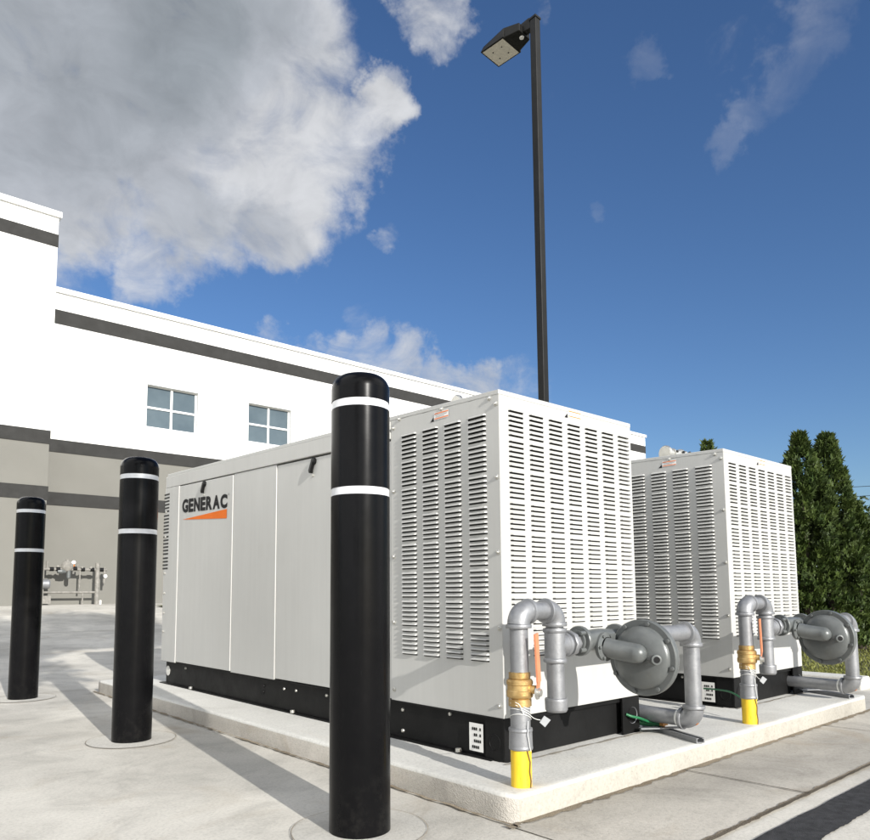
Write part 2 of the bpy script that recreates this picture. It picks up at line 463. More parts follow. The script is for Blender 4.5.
# kerb, lawn, parking beyond
m = MB(); m.box((3.74,.02,-.05), (3.93,14,.085)); k = m.build('kerb', M['slab']); bevel(k, .012); tag(k, kind='structure')
tag_l = sheet('lawn', [3.935, 6, 10, 11.5], [-.35, 2, 5.5, 8, 10, 12, 14], .03, M['soil'])
m = MB(); m.box((11.5,-12,.0), (11.65,14,.14)); tag(m.build('kerb', M['slab']), kind='structure')
sheet('parking_lot', [11.66, 30, 60], [-12, -3, 5.5, 8, 10, 12, 14, 30], .006, M['asphalt'])
def grass():
    rnd = random.Random(3); m = MB()
    for i in range(42000):
        x = 3.96 + 7.3*rnd.random()**1.6; y = -.3+4.6*rnd.random()
        h = rnd.uniform(.012, .035)*(1+.4*mnoise.noise(Vector((x*2, y*2, 0)))); w = rnd.uniform(.004, .008)
        a = rnd.uniform(0, 2*PI); l = rnd.uniform(0, .03); b = rnd.uniform(0, 2*PI)
        c, s = math.cos(a)*w, math.sin(a)*w; z = .03
        m.add([(x-c, y-s, z), (x+c, y+s, z), (x+l*math.cos(b), y+l*math.sin(b), z+h)], [(0,1,2)])
    o = m.build('grass', M['grassm']); tag(o, 'short sunlit lawn grass behind the generators by the conifers', 'grass', kind='stuff')
grass()

# ------------------------------------------------------------------ bollards
def bollard():
    t = empty('bollard', (0,0,0), '', 'bollard', 'black safety bollards in a row')
    R = .0925; H = 1.405
    prof = [(R,-.01), (R,H-.384)]
    m = MB(); n = 56
    m.lathe([(R,-.01), (R,H-.394), (R-.003,H-.3925)], n=n)
    m.lathe([(R-.003,H-.3695), (R,H-.368), (R,H-.119), (R-.003,H-.1175)], n=n)
    dome = [(R-.003,H-.0945), (R,H-.093), (R,H-.052)]
    m.lathe(dome, n=n)
    dp = [(R,H-.052)] + [(R-.045+.045*math.cos(a), H-.052+.048*math.sin(a)) for a in [PI/2*i/8 for i in range(1,9)]] + [(.02,H-.001), (.0004,H)]
    m.lathe(dp, n=n, hard=False)
    # moulded badge, facing the camera side
    m.build('post', M['bollard'], t)
    for z0, z1 in ((H-.3925, H-.3695), (H-.1175, H-.0945)):
        b = MB(); b.lathe([(R-.0022,z0), (R-.0022,z1)], n=n); b.build('reflective_band', M['reflect'], t)
    return t, R, H
b0, BR, BH = bollard()
labs = ['largest, nearest black bollard with two silver bands, in front of the louvered generator corner',
        'middle black bollard of the row, near the lettered end of the generator',
        'farthest, smallest looking black bollard, just left of the gas meters on the wall']
for i, (x, y) in enumerate(BOL):
    o = b0 if i == 0 else copy_tree(b0)
    o.location = (x, y, gz(y)); o['label'] = labs[i]; o.rotation_euler.z = [0, .7, 1.9][i]
# embossed badge on the nearest one only
def badge():
    m = MB(); R = BR+.0012; a0 = math.atan2(C.y-BOL[0][1], C.x-BOL[0][0]) - .12; w = .085
    def P(a, z, r): return (r*math.cos(a), r*math.sin(a), z)
    def arcbar(aa, ab, z0, z1):
        k = 4
        for i in range(k):
            s, e = aa+(ab-aa)*i/k, aa+(ab-aa)*(i+1)/k
            m.hexa([P(s,z0,BR-.001), P(s,z0,R), P(e,z0,R), P(e,z0,BR-.001), P(s,z1,BR-.001), P(s,z1,R), P(e,z1,R), P(e,z1,BR-.001)])
    z0, z1 = .80, .905
    arcbar(a0-w, a0+w, z0, z0+.003); arcbar(a0-w, a0+w, z1-.003, z1)
    arcbar(a0-w, a0-w+.03, z0, z1); arcbar(a0+w-.03, a0+w, z0, z1)
    for k in range(7): arcbar(a0-w*.3, a0+w*.3, z0+.02+k*.010, z0+.025+k*.010)
    m.build('moulded_badge', M['bollard'], b0)
badge()

# ------------------------------------------------------------------ generators
W, L, T, HB = .89, 3.27, 1.488, .248
def ztop(y): return T + .0285*y
def zseam(y): return 1.385 + .0285*y
def louver_panel(name, parent, u0, u1, cols, ztopf, zbot, groups_top, plane):
    """louvered sheet with real slots and pressed hoods. plane 'L' : x=0 facing -x (u=y) ; 'F': y=0 facing -y (u=x)"""
    m = MB()
    if plane == 'L': P = lambda u, z, n: (-n, u, z)
    else: P = lambda u, z, n: (u, -n, z)
    flip = plane == 'L'
    def q(a, b, c, d): # a,b,c,d in (u,z,n)
        vs = [P(*a), P(*b), P(*c), P(*d)]
        m.add(vs, [(0,3,2,1)] if flip else [(0,1,2,3)])
    base = .001
    us = [u0] + [u for c in cols for u in c] + [u1]
    # solid vertical strips
    for a, b in zip(us[0::2], us[1::2]):
        q((a,zbot,base), (b,zbot,base), (b,ztopf(b),base), (a,ztopf(a),base))
    for (a, b) in cols:
        sh = .0285*((a+b)/2) if plane == 'L' else 0
        z_prev = ztopf((a+b)/2)
        for g in range(8):
            for k in range(6):
                zt = groups_top - g*.1213 - k*.0191
                zh0, zh1 = zt-.0152, zt-.001      # slot
                q((a,zh1,base), (b,zh1,base), (b,z_prev,base), (a,z_prev,base))
                z_prev = zh0
                # pressed hood, rounded ends
                e = .006; pr = .0105; n = 4
                rows = []
                for j in range(n+1):
                    s = j/n; nn = base + pr*math.sin(s*PI/2)**.9; zz = zt - .0092*(s**1.25)
                    rows.append((zz, nn))
                for j in range(n):
                    (za, na), (zb, nb) = rows[j], rows[j+1]
                    ia = e*(1-.0); ib = e
                    q((a+ib,zb,nb), (b-ib,zb,nb), (b-ia,za,na), (a+ia,za,na))
                    # cheeks
                    q((a,zb,base), (a+ib,zb,nb), (a+ia,za,na), (a,za,base))
                    q((b-ib,zb,nb), (b,zb,base), (b,za,base), (b-ia,za,na))
                # lip thickness
                zb, nb = rows[-1]
                q((a+e,zb-.0012,nb-.0006), (b-e,zb-.0012,nb-.0006), (b-e,zb,nb), (a+e,zb,nb))
        q((a,zbot,base), (b,zbot,base), (b,z_prev,base), (a,z_prev,base))
    # edge returns
    for (a, sgn) in ((u0,1), (u1,-1)):
        q((a,zbot,-.02), (a,zbot,base), (a,ztopf(a),base), (a,ztopf(a),-.02))
    return m.build(name, M['gen'], parent)

def text_mesh(txt, size, offset, xs):
    cu = bpy.data.curves.new('lettering', 'FONT'); cu.body = txt; cu.size = size; cu.offset = offset
    cu.extrude = .0; cu.space_character = xs; cu.align_x = 'LEFT'
    ob = bpy.data.objects.new('tmp_text', cu); COL.objects.link(ob)
    bpy.context.view_layer.update()
    me = bpy.data.meshes.new_from_object(ob.evaluated_get(bpy.context.evaluated_depsgraph_get()))
    bpy.data.objects.remove(ob); return me

def make_generator():
    t = empty('standby_generator', (0,0,0), '', 'generator', 'standby generators on the concrete slab')
    # dark inside so the slots look into a radiator, not through the box
    m = MB(); m.box((.035,.045,HB+.01), (W-.035,L-.04,1.36)); m.build('radiator_core', M['geninside'], t)
    # front louver panel
    fc = [(a, a+.0865) for a in (.0525,.175,.2975,.4195,.542,.6645,.787)]
    louver_panel('front_louver_panel', t, 0, W, fc, lambda u: T-.0195, HB, 1.4235, 'F')
    lc = [(.068,.166), (.209,.306), (.346,.444), (.486,.585)]
    louver_panel('side_louver_panel', t, 0.0, .662, lc, lambda u: ztop(u)-.0195, HB, 1.408, 'L')
    # roof
    m = MB()
    q_ = .0025
    m.hexa([(-q_,-q_,T-.02), (W+q_,-q_,T-.02), (W+q_,L+q_,ztop(L)-.02), (-q_,L+q_,ztop(L)-.02),
            (-q_,-q_,T), (W+q_,-q_,T), (W+q_,L+q_,ztop(L)), (-q_,L+q_,ztop(L))])
    r = m.build('roof_panel', M['gen'], t); bevel(r, .003)
    # hood band along the long side, behind the louvered end
    m = MB()
    def yz(x0, x1, y0, y1, z0a, z0b, z1a, z1b):
        m.hexa([(x0,y0,z0a), (x1,y0,z0a), (x1,y1,z0b), (x0,y1,z0b), (x0,y0,z1a), (x1,y0,z1a), (x1,y1,z1b), (x0,y1,z1b)])
    yz(-.010, .03, .664, L+.012, zseam(.664), zseam(L), ztop(.664)-.0215, ztop(L)-.0215)
    o = m.build('hood_band', M['gen'], t); bevel(o, .003)
    # doors and fixed panels
    for nm, y0, y1, pr, gap in (('access_door', .664, 1.683, .000, .008), ('side_panel', 1.686, 2.208, .005, .003), ('access_door', 2.211, 3.026, .010, .008), ('side_panel', 3.029, L+.006, .015, .004)):
        m = MB(); yz(-pr, .03, y0, y1, HB+.003 if nm == 'access_door' else HB-.004, HB+.003 if nm == 'access_door' else HB-.004, zseam(y0)-gap, zseam(y1)-gap)
        d = m.build(nm, M['gen'], t); bevel(d, .0025)
        if nm == 'access_door':
            yl_ = 1.301 if y0 < 1 else 2.612
            z = zseam(yl_)-.040
            q = MB()
            q.lathe([(.0004,.016), (.014,.0155), (.0185,.012), (.0185,0)], (-pr,yl_,z+.012), (-1,0,0), 20)
            q.obox((-pr-.010,yl_,z+.01), (-pr-.012,yl_+.022,z-.040), .016, .018, up=(1,0,0))
            q.lathe([(.0004,.019), (.0085,.018), (.0085,0)], (-pr,yl_+.022,z-.040), (-1,0,0), 16)
            q.build('latch', M['latch'], d)
            q = MB(); q.lathe([(.0004,.004), (.007,.0035), (.007,0)], (-pr,yl_+.012,z-.062), (-1,0,0), 12)
            q.build('key_cylinder', M['screw'], d)
        if y0 > 3:
            # small louver column at the rear corner
            q = MB()
            for k in range(22):
                z = 1.408+.02 - k*.0245 - (k//6)*.006
                q.box((-pr-.0012,3.195,z-.0065), (-pr+.001,3.29,z+.0055))
            q.build('vent_slots', M['geninside'], d)
    # far sides
    m = MB()
    m.hexa([(W-.03,0.0,HB), (W,0.0,HB), (W,L,HB), (W-.03,L,HB), (W-.03,0.0,T-.021), (W,0.0,T-.021), (W,L,ztop(L)-.021), (W-.03,L,ztop(L)-.021)])
    m.box((.03,L-.03,HB), (W-.03,L,ztop(L)-.03))
    m.build('rear_panels', M['gen'], t)
    # corner folds at the lit corner
    # screws
    sm = MB(); sm.lathe([(.0003,.009), (.005,.0085), (.0062,.006), (.0062,.0045)], (0,0,0), (-1,0,0), 6)
    sm.lathe([(.0062,.0045), (.0098,.003), (.0098,-.001)], (0,0,0), (-1,0,0), 14)
    s0 = sm.build('screw', M['screw'], t)
    first = True
    for y, z in ((.601,1.484), (.642,1.450), (.642,1.162), (.642,.871), (.642,.584), (.642,.293), (.321,1.474), (.047,1.462), (.013,1.434), (.013,1.149), (.013,.862), (.013,.577), (.018,.292)):
        o = s0 if first else s0.copy()
        if not first: COL.objects.link(o); o.parent = t
        first = False; o.location = (-.001, max(y,.012), z)
    for y, z, x in ((3.245,1.30,-.015), (3.245,1.12,-.015), (3.245,.86,-.015), (3.245,.72,-.015), (3.245,.58,-.015), (3.245,.45,-.015)):
        o = s0.copy(); COL.objects.link(o); o.parent = t; o.location = (x, y, z)
    # warning stickers
    def sticker(plane, u, z, sh):
        P = (lambda a, b, n: (-n, a, b)) if plane == 'L' else (lambda a, b, n: (a, -n, b))
        sg = -1 if plane == 'L' else 1
        m = MB()
        def r(a0, a1, b0, b1, n, mi):
            pts = [P(u+sg*a0, z+b0+sh*sg*a0, n), P(u+sg*a1, z+b0+sh*sg*a1, n), P(u+sg*a1, z+b1+sh*sg*a1, n), P(u+sg*a0, z+b1+sh*sg*a0, n)]
            m.add(pts, [(0,1,2,3)], False, mi)
        r(-.045,.045,-.016,.016,.003,0); r(-.042,.043,.0075,.013,.0036,1); r(-.042,.043,-.0135,-.0085,.0036,1)
        r(-.036,.034,.001,.004,.0036,3); r(-.036,.020,-.005,-.003,.0036,3)
        m.add([P(u+sg*(-.068), z-.020, .003), P(u+sg*(-.048), z-.020, .003), P(u+sg*(-.050), z-.002, .003)], [(0,1,2)], False, 2)
        m.build('warning_sticker', [M['stick_white'], M['stick_orange'], M['logo_black'], M['tagm']], t)
    sticker('L', .322, 1.450, 0); sticker('F', .470, 1.462, 0)
    # lettering on the rear door, facing the pavement
    m = MB(); wd = [1.06,.84,1.02,.84,1.0,1.10,1.04]; gap = .10; tot = sum(wd)+gap*6; cur = 0
    for ch, wv in zip('GENERAC', wd):
        me = text_mesh(ch, .1, .0052, 1)
        xs = [v.co.x for v in me.vertices]; ys = [v.co.y for v in me.vertices]
        x0, x1, y0_, y1_ = min(xs), max(xs), min(ys), max(ys); vs = []
        for v in me.vertices:
            u = (cur + wv*(v.co.x-x0)/(x1-x0))/tot; h = (v.co.y-y0_)/(y1_-y0_)
            vs.append((-.0118, 2.972-u*.692, 1.271-.029*u+h*(.094-.006*u)))
        m.add(vs, [tuple(reversed(p.vertices)) for p in me.polygons]); cur += wv+gap
        bpy.data.meshes.remove(me)
    m.build('brand_lettering', M['logo_black'], t)
    m = MB(); m.add([(-.0118,2.965,1.224), (-.0118,2.283,1.177), (-.0118,2.283,1.236)], [(0,1,2)])
    m.build('brand_wedge', M['logo_orange'], t)
    m = MB(); m.lathe([(.0065,0), (.0045,0)], (-.0118,2.262,1.325), (-1,0,0), 14); m.build('trademark_dot', M['logo_black'], t)
    # black base frame
    m = MB(); z0, z1 = H0, HB-.001
    # long side channels : web plus lips
    for sx in (0, 1):
        X = (lambda v: v) if sx == 0 else (lambda v: W-v)
        def bx(a, b, c, d, e, f):
            xa, xb = sorted((X(a), X(b))); m.box((xa,c,e), (xb,d,f))
        bx(.012, .018, .03, L-.03, z0+.008, z1-.006)   # web
        bx(-.012, .09, .06, L+.03, z0, z0+.006)  # bottom lip
        bx(-.004, .09, .005, L+.02, z1-.006, z1)  # top lip
    m.box((.1,.035,z0+.004), (W-.1,.045,z1-.004)); m.box((.1,.015,z1-.02), (W-.1,.036,z1-.0045))
    m.box((.1,L-.03,z0+.004), (W-.1,L-.01,z1-.004))
    bf = m.build('base_frame', M['blackbase'], t)
    # end plates with rounded toe
    for xa, xb, toe in ((.0,.13,0), (W-.13,W,1)):
        m = MB()
        n = 6; rr = .02
        prof = [(xa, z1), (xa, z0+rr)] + [(xa+rr-rr*math.cos(a), z0+rr-rr*math.sin(a)) for a in [PI/2*i/n for i in range(1,n+1)]] + [(xb, z0+.002), (xb, z1)] if toe == 0 else [(xa, z1), (xa, z0+.001), (xb, z0+.001), (xb, z1)]
        k = len(prof)
        vs = [(x, .001, z) for x, z in prof] + [(x, .009, z) for x, z in prof]
        m.add(vs, [tuple(range(k)), tuple(range(2*k-1, k-1, -1))] + [(i, i+k, (i+1) % k+k, (i+1) % k) for i in range(k)])
        ep = m.build('end_plate', M['blackbase'], t)
        xc = (xa+xb)/2 + (.01 if toe else 0)
        q = MB(); q.lathe([(.036,0), (.033,-.003), (.031,-.003), (.0003,-.0028)], (xc,-.0008,z0+.078), (0,-1,0), 28)
        q.build('hole_liner', M['galv'] if toe else M['blackbase'], ep)
    # side web toe end
    m = MB(); n = 6; rr = .03
    prof = [(.0,z1-.001), (.0,z0+rr)] + [(rr-rr*math.cos(a), z0+rr-rr*math.sin(a)) for a in [PI/2*i/n for i in range(1,n+1)]] + [(.10,z0+.001), (.10,z1-.001)]
    k = len(prof); vs = [(.002, y, z) for y, z in prof] + [(.011, y, z) for y, z in prof]
    m.add(vs, [tuple(range(k))[::-1], tuple(range(k, 2*k))] + [(i, (i+1) % k, (i+1) % k+k, i+k) for i in range(k)])
    m.build('corner_plate', M['blackbase'], t)
    m = MB(); m.lathe([(.030,0), (.0285,.0015), (.026,.0015), (.0255,.0004), (.0003,.0004)], (.002,.05,z0+.068), (-1,0,0), 28)
    m.build('lifting_hole', M['blackbase'], t)
    m = MB(); m.lathe([(.034,0), (.034,.002), (.0003,.0021)], (.010,3.20,z0+.09), (-1,0,0), 28); m.build('lifting_hole', M['slab'], t)
    # frame bolts
    for i, (y, z) in enumerate(((1.601,.203), (1.478,.205), (1.19,.21), (.598,.21), (.599,.122), (1.826,.198), (2.9,.215), (.30,.228), (1.49,.106), (2.78,.103), (.24,.103), (1.83,.165))):
        q = MB()
        if z < .11: q.lathe([(.0003,.016), (.012,.014), (.013,0)], (-.004,y,H0+.005), (0,0,1), 6)
        else: q.lathe([(.0003,.007), (.0075,.006), (.009,0)], (.012,y,z), (-1,0,0), 6)
        q.build('bolt', M['screw'] if i not in (5,11) else M['blackbase'], t)
    # data label, real printed blocks
    q = MB(); q.quad((.0005,.183,.108), (.0005,.108,.108), (.0005,.108,.213), (.0005,.183,.213))
    lb = q.build('data_label', M['stick_white'], t)
    q = MB()
    rnd = random.Random(5)
    for k in range(4):
        zc = .192-k*.0225
        for j in range(5):
            yy = .167-j*.010
            if rnd.random() < .85: q.quad((-.0008,yy,zc-.006), (-.0008,yy-.0075,zc-.006), (-.0008,yy-.0075,zc+.005), (-.0008,yy,zc+.005))
    q.build('printed_blocks', M['latch'], lb)
    # the muffler outlet and flap on the roof
    zr = ztop(.47)
    q = MB()
    q.lathe([(.0004,0), (.046,.001), (.050,.006), (.050,.02), (.030,.022), (.030,.06), (.036,.062), (.036,.074), (.028,.076), (.028,.13), (.035,.132), (.035,.145), (.026,.147), (.026,.18), (.0004,.181)], (.235,.49,zr+.062), (1,-.25,.02), 28)
    q.cyl((.33,.466,zr-.002), (.33,.466,zr+.05), .02, 14); q.cyl((.40,.449,zr-.002), (.40,.449,zr+.05), .012, 12)
    ex = q.build('exhaust_outlet', M['screw'], t)
    for x in (.30,.355,.405):
        q = MB(); q.lathe([(.0003,.014), (.008,.012), (.008,0)], (x,.49-.25*(x-.235)-.03,zr+.075), (0,-1,0), 6)
        q.build('clamp_bolt', M['geninside'], ex)
    return t
g0 = make_generator(); X2 = 1.7946
g0['label'] = 'nearer off-white louvered generator enclosure with black lettering and orange wedge on its long side'
g1 = copy_tree(g0); g1.location = (X2, 0, 0)
g1['label'] = 'farther off-white louvered generator enclosure, the one beside the conifers on the right'

# ------------------------------------------------------------------ gas trains
def elbow_pts(c, d1, d2, r, n=8):
    """bend through corner c, coming along d1 and leaving along d2"""
    c = Vector(c); d1 = Vector(d1).normalized(); d2 = Vector(d2).normalized()
    o = c - d1*r + d2*r
    return [o + (-d2*r)*math.cos(a) + d1*r*math.sin(a) for a in [PI/2*i/n for i in range(n+1)]]
def make_train():
    t = empty('gas_pipe_train', (0,0,0), '', 'gas piping', 'gas pipe trains feeding the generators')
    p = .0305
    def piece(name, fn, mat='galv', parent=t):
        m = MB(); fn(m); return m.build(name, M[mat], parent)
    slv = piece('riser_sleeve', lambda m: (m.lathe([(.034,-.005), (.034,.125)], n=28)), 'yellow')
    m = MB(); m.sweep([(-.012,-.033,.14), (-.008,-.0365,.11), (.002,-.037,.08), (-.001,-.037,.05), (.005,-.037,.02), (.002,-.037,.0)], .0022, 6); m.build('tracer_wire', M['wire_brown'], slv)
    piece('coupling', lambda m: m.lathe([(.033,.115), (.0385,.117), (.0395,.122), (.0385,.128), (.0375,.172), (.0395,.177), (.0385,.184), (.031,.186)], n=28))
    piece('riser_pipe', lambda m: m.lathe([(.0325,.18), (.0325,.262)], n=28))
    v = piece('ball_valve', lambda m: (m.lathe([(.030,.252), (.0375,.254), (.0375,.277), (.034,.279)], n=8), m.lathe([(.034,.278), (.042,.284), (.0435,.29), (.0435,.303), (.041,.306), (.041,.322), (.0435,.325), (.0435,.334), (.040,.34), (.033,.343)], n=28), m.lathe([(.033,.342), (.0355,.344), (.0355,.362), (.030,.365)], n=8),
              m.lathe([(.014,0), (.014,.055), (.010,.056), (.010,.062)], (0,0,.309), (.35,-.94,0), 16)), 'brass')
    d = Vector((.35,-.94,0)); side = Vector((.94,.35,0))
    def hn(m):
        a = d*.060 + Vector((0,0,.300)); b = d*.066 + Vector((0,0,.335)) - side*.001; c = d*.066 + Vector((0,0,.49)) - side*.018
        m.obox(a, b, .026, .004, up=d); 
        m.obox(b, c, .030, .006, up=d)
    h = piece('valve_handle', hn, 'orange', v)
    piece('handle_nut', lambda m: m.lathe([(.022,-.004), (.022,.002), (.012,.003), (.012,.012), (.0003,.013)], d*.062+Vector((0,0,.300)), d, 10), 'screw', v)
    piece('riser_pipe', lambda m: m.lathe([(p,.36), (p,.53)], n=28))
    zt = .560; x2 = .187
    def elb(cor, d1, d2, r=.042, rr=.0375, band=.0425):
        def f(m):
            pts = elbow_pts(cor, d1, d2, r)
            m.sweep(pts, rr, 28, False)
            for q, dd in ((pts[0], -Vector(d1).normalized()), (pts[-1], Vector(d2).normalized())):
                m.lathe([(rr,-.002), (band,.0), (band+.0008,.006), (band,.012), (p,.0135)], q, dd, 28)
        return piece('elbow', f)
    elb((0,0,zt), (0,0,1), (1,0,0)); elb((x2,0,zt), (1,0,0), (0,0,-1))
    piece('cross_pipe', lambda m: m.cyl((.04,0,zt), (x2-.04,0,zt), p, 28))
    # tee and drip leg
    zT = .440
    def tee(m):
        m.lathe([(p,-.060), (.0405,-.058), (.0415,-.052), (.0405,-.046), (.0365,-.043), (.0365,.043), (.0405,.046), (.0415,.052), (.0405,.058), (p,.06)], (x2,0,zT), (0,0,1), 28)
        m.lathe([(.0365,.0), (.0365,.043), (.0405,.046), (.0415,.052), (.0405,.058), (p,.06)], (x2,0,zT), (1,0,0), 28)
    piece('tee', tee)
    piece('drop_pipe', lambda m: m.cyl((x2,0,zT+.05), (x2,0,zt-.04), p, 28))
    piece('drip_leg', lambda m: m.cyl((x2,0,.245), (x2,0,zT-.05), p, 28))
    piece('end_cap', lambda m: m.lathe([(.030,.050), (.0385,.048), (.0395,.042), (.0385,.010), (.034,.003), (.0003,.0)], (x2,0,.212), (0,0,1), 28))
    # union towards the regulator, nipple, bolted flange
    piece('union', lambda m: m.lathe([(.034,0), (.034,.006), (.044,.007), (.046,.012), (.046,.026), (.042,.029), (.033,.03), (.033,.06)], (x2+.062,0,zT+.002), (1,0,0), 8))
    zR = .448
    R = empty_part('regulator', t)
    def body(m):
        m.sweep([(x2+.12,0,zT+.002), (.335,0,zR), (.39,0,zR), (.44,0,zR), (.50,0,zR), (.56,0,zR)], [.033,.035,.038,.040,.037,.034], 24)
        m.lathe([(.0003,0), (.052,.001), (.054,.005), (.054,.016), (.05,.018)], (.316,0,zR), (1,0,0), 28)
        m.lathe([(.0003,0), (.052,.001), (.054,.005), (.054,.016), (.05,.018)], (.540,0,zR), (1,0,0), 28)
        for a in range(4):
            an = PI/4+a*PI/2
            for x in (.305, .560): m.lathe([(.0003,.016), (.009,.015), (.009,-.016), (.0003,-.017)], (x, .042*math.cos(an), zR+.042*math.sin(an)), (1,0,0), 6)
    piece('valve_body', body, 'reg', R)
    # flange where the spring tube leaves the body
    yc, zc, xr = -.135, .386, .520   # diaphragm centre (local), rim plane
    tx = .455; tz = .408
    def tube(m):
        m.lathe([(.0003,-.002), (.050,.0), (.052,.004), (.052,.015), (.042,.018), (.036,.02)], (tx-.030,-.030,zR-.024), (0,-1,0), 24)
        pts = [(tx-.030,-.040,zR-.024), (tx-.016,-.08,tz+.006), (tx,-.13,tz-.002), (tx,-.150,tz-.004)]
        a = Vector(pts[-1]); dd = (Vector(pts[-1])-Vector(pts[-2])).normalized()
        rs = [.035,.0355,.036,.0355]
        for i in range(1, 8):
            an = PI/2*i/7; pts.append(tuple(a+dd*.036*math.sin(an))); rs.append(max(.0005, .0355*math.cos(an)))
        m.sweep(pts, rs, 28, False)
        for i in range(6): 
            an = i*PI/3
            m.lathe([(.0003,.010), (.006,.009), (.006,0)], (tx-.030+.044*math.cos(an), -.045, zR-.024+.044*math.sin(an)), (0,-1,0), 6)
    piece('lever_tube', tube, 'reg', R)
    def case(m):
        o = (xr, yc, zc); RR = .1365
        m.lathe([(RR-.006,-.012), (RR,-.010), (RR,-.002), (RR-.004,-.0015)], o, (-1,0,0), 64)
        m.lathe([(RR-.004,-.0015), (RR,-.001), (RR,.009), (RR-.003,.012), (RR-.022,.012)], o, (-1,0,0), 64)
        pr = [(RR-.022,.012), (RR-.024,.020), (RR-.030,.028), (.088,.038), (.066,.043), (.045,.046), (.02,.048), (.0004,.048)]
        m.lathe(pr, o, (-1,0,0), 64, hard=False)
        pr = [(RR-.006,-.012), (RR-.024,-.014), (RR-.03,-.022), (.085,-.036), (.06,-.043), (.03,-.046), (.0004,-.047)]
        m.lathe(pr, o, (-1,0,0), 64, hard=False)
    cs = piece('diaphragm_case', case, 'reg', R)
    bm0 = None
    for i in range(8):
        an = 2*PI*i/8 + .25
        q = MB(); q.lathe([(.0003,.009), (.0085,.008), (.0085,0)], (0,0,0), (-1,0,0), 6); q.lathe([(.0115,.0), (.0115,-.001)], (0,0,0), (-1,0,0), 12)
        if bm0 is None: bm0 = q.build('rim_bolt', M['reg'], R); o = bm0
        else: o = bm0.copy(); COL.objects.link(o); o.parent = R
        o.location = (xr-.0125, yc+.125*math.cos(an), zc+.125*math.sin(an))
    def vent(m):
        m.sweep([(xr-.022,yc-.055,zc-.004), (xr-.046,yc-.078,zc+.0)], [.020,.0165], 20)
        m.lathe([(.0165,0), (.0175,.002), (.0175,.016), (.0115,.017), (.0105,-.010), (.0003,-.010)], (xr-.046,yc-.078,zc+.0), (-.72,-.69,0), 22)
        m.obox((tx+.015,yc-.012,zc+.006), (xr-.045,yc-.075,zc+.006), .012, .018)
    vn = piece('vent_port', vent, 'reg', R)
    piece('vent_bore', lambda m: m.lathe([(.0112,0), (.0003,.0)], Vector((xr-.046,yc-.078,zc))+Vector((-.72,-.69,0))*.0172, (-.72,-.69,0), 20), 'hole', R)
    # outlet run, upright, foot elbow, run to the rear
    q = .0345; xu = 1.11; zo = .448; zf = .077
    piece('outlet_pipe', lambda m: m.cyl((.555,0,zo), (xu-.045,0,zo), q, 28))
    def elb2(name, cor, d1, d2):
        def f(m):
            r, rr, band = .047, .041, .0465
            pts = elbow_pts(cor, d1, d2, r); m.sweep(pts, rr, 28, False)
            for qq, dd in ((pts[0], -Vector(d1).normalized()), (pts[-1], Vector(d2).normalized())):
                m.lathe([(rr,-.002), (band,.0), (band+.0008,.006), (band,.013), (q,.0145)], qq, dd, 28)
        return piece(name, f)
    elb2('elbow', (xu,0,zo), (1,0,0), (0,0,-1))
    piece('upright_pipe', lambda m: m.cyl((xu,0,zo-.05), (xu,0,zf+.05), q, 28))
    e = elb2('elbow', (xu,0,zf), (0,0,-1), (0,1,0))
    piece('rust_spot', lambda m: m.lathe([(.009,-.0025), (.008,.0006), (.0003,.0012)], (xu,.047-.0875*.68,zf+.047-.0875*.733), (0,-.68,-.733), 14), 'rust', e)
    piece('rear_pipe', lambda m: m.cyl((xu,.05,zf), (xu,1.35,zf), q*.97, 28))
    piece('thread_tape', lambda m: m.lathe([(q+.0012,0), (q+.0012,.009)], (xu,.066,zf), (0,1,0), 28), 'wire_white')
    # tie wires
    def ties(m):
        rnd = random.Random(4)
        for k in range(4):
            z0 = .215+.012*k; pts = []
            for i in range(17):
                a = 2*PI*i/16; pts.append((.0345*math.cos(a), .0345*math.sin(a), z0-.018*math.cos(a-.6+.5*k)+.004*k))
            m.sweep(pts, .0013, 5, False)
        m.sweep([(.0,-.036,.232), (.03,-.030,.215), (.062,-.018,.205), (.085,-.012,.20)], .0014, 5)
        m.sweep([(-.02,-.032,.235), (-.035,-.03,.262), (-.045,-.03,.27)], .0014, 5)
        m.sweep([(-.005,-.037,.21), (-.014,-.043,.17), (-.006,-.043,.13), (.0,-.042,.115)], .0014, 5)
    tw = piece('tie_wire', ties, 'wire_white')
    piece('tag', lambda m: m.hexa([Vector(v) for v in ((.083,-.012,.192), (.100,-.020,.176), (.100,-.018,.176), (.083,-.010,.192), (.098,-.020,.213), (.119,-.029,.198), (.119,-.027,.198), (.098,-.018,.213))]), 'tagm', tw)
    return t
def empty_part(name, parent):
    # the regulator is itself a mesh: a small mounting collar that carries its pieces
    m = MB(); m.lathe([(.030,0), (.040,.001), (.040,.012), (.030,.013)], (.300,0,.448), (1,0,0), 24)
    return m.build(name, M['reg'], parent)
tr = make_train(); tr.location = (-.181,-.24,H0)
tr['label'] = 'nearer grey gas pipe loop with brass valve and round regulator, by the slab corner'
tr2 = copy_tree(tr); tr2.location = (1.437,-.243,H0); tr2.rotation_euler.z = -.075
tr2['label'] = 'farther grey gas pipe loop with brass valve at the right end of the slab'

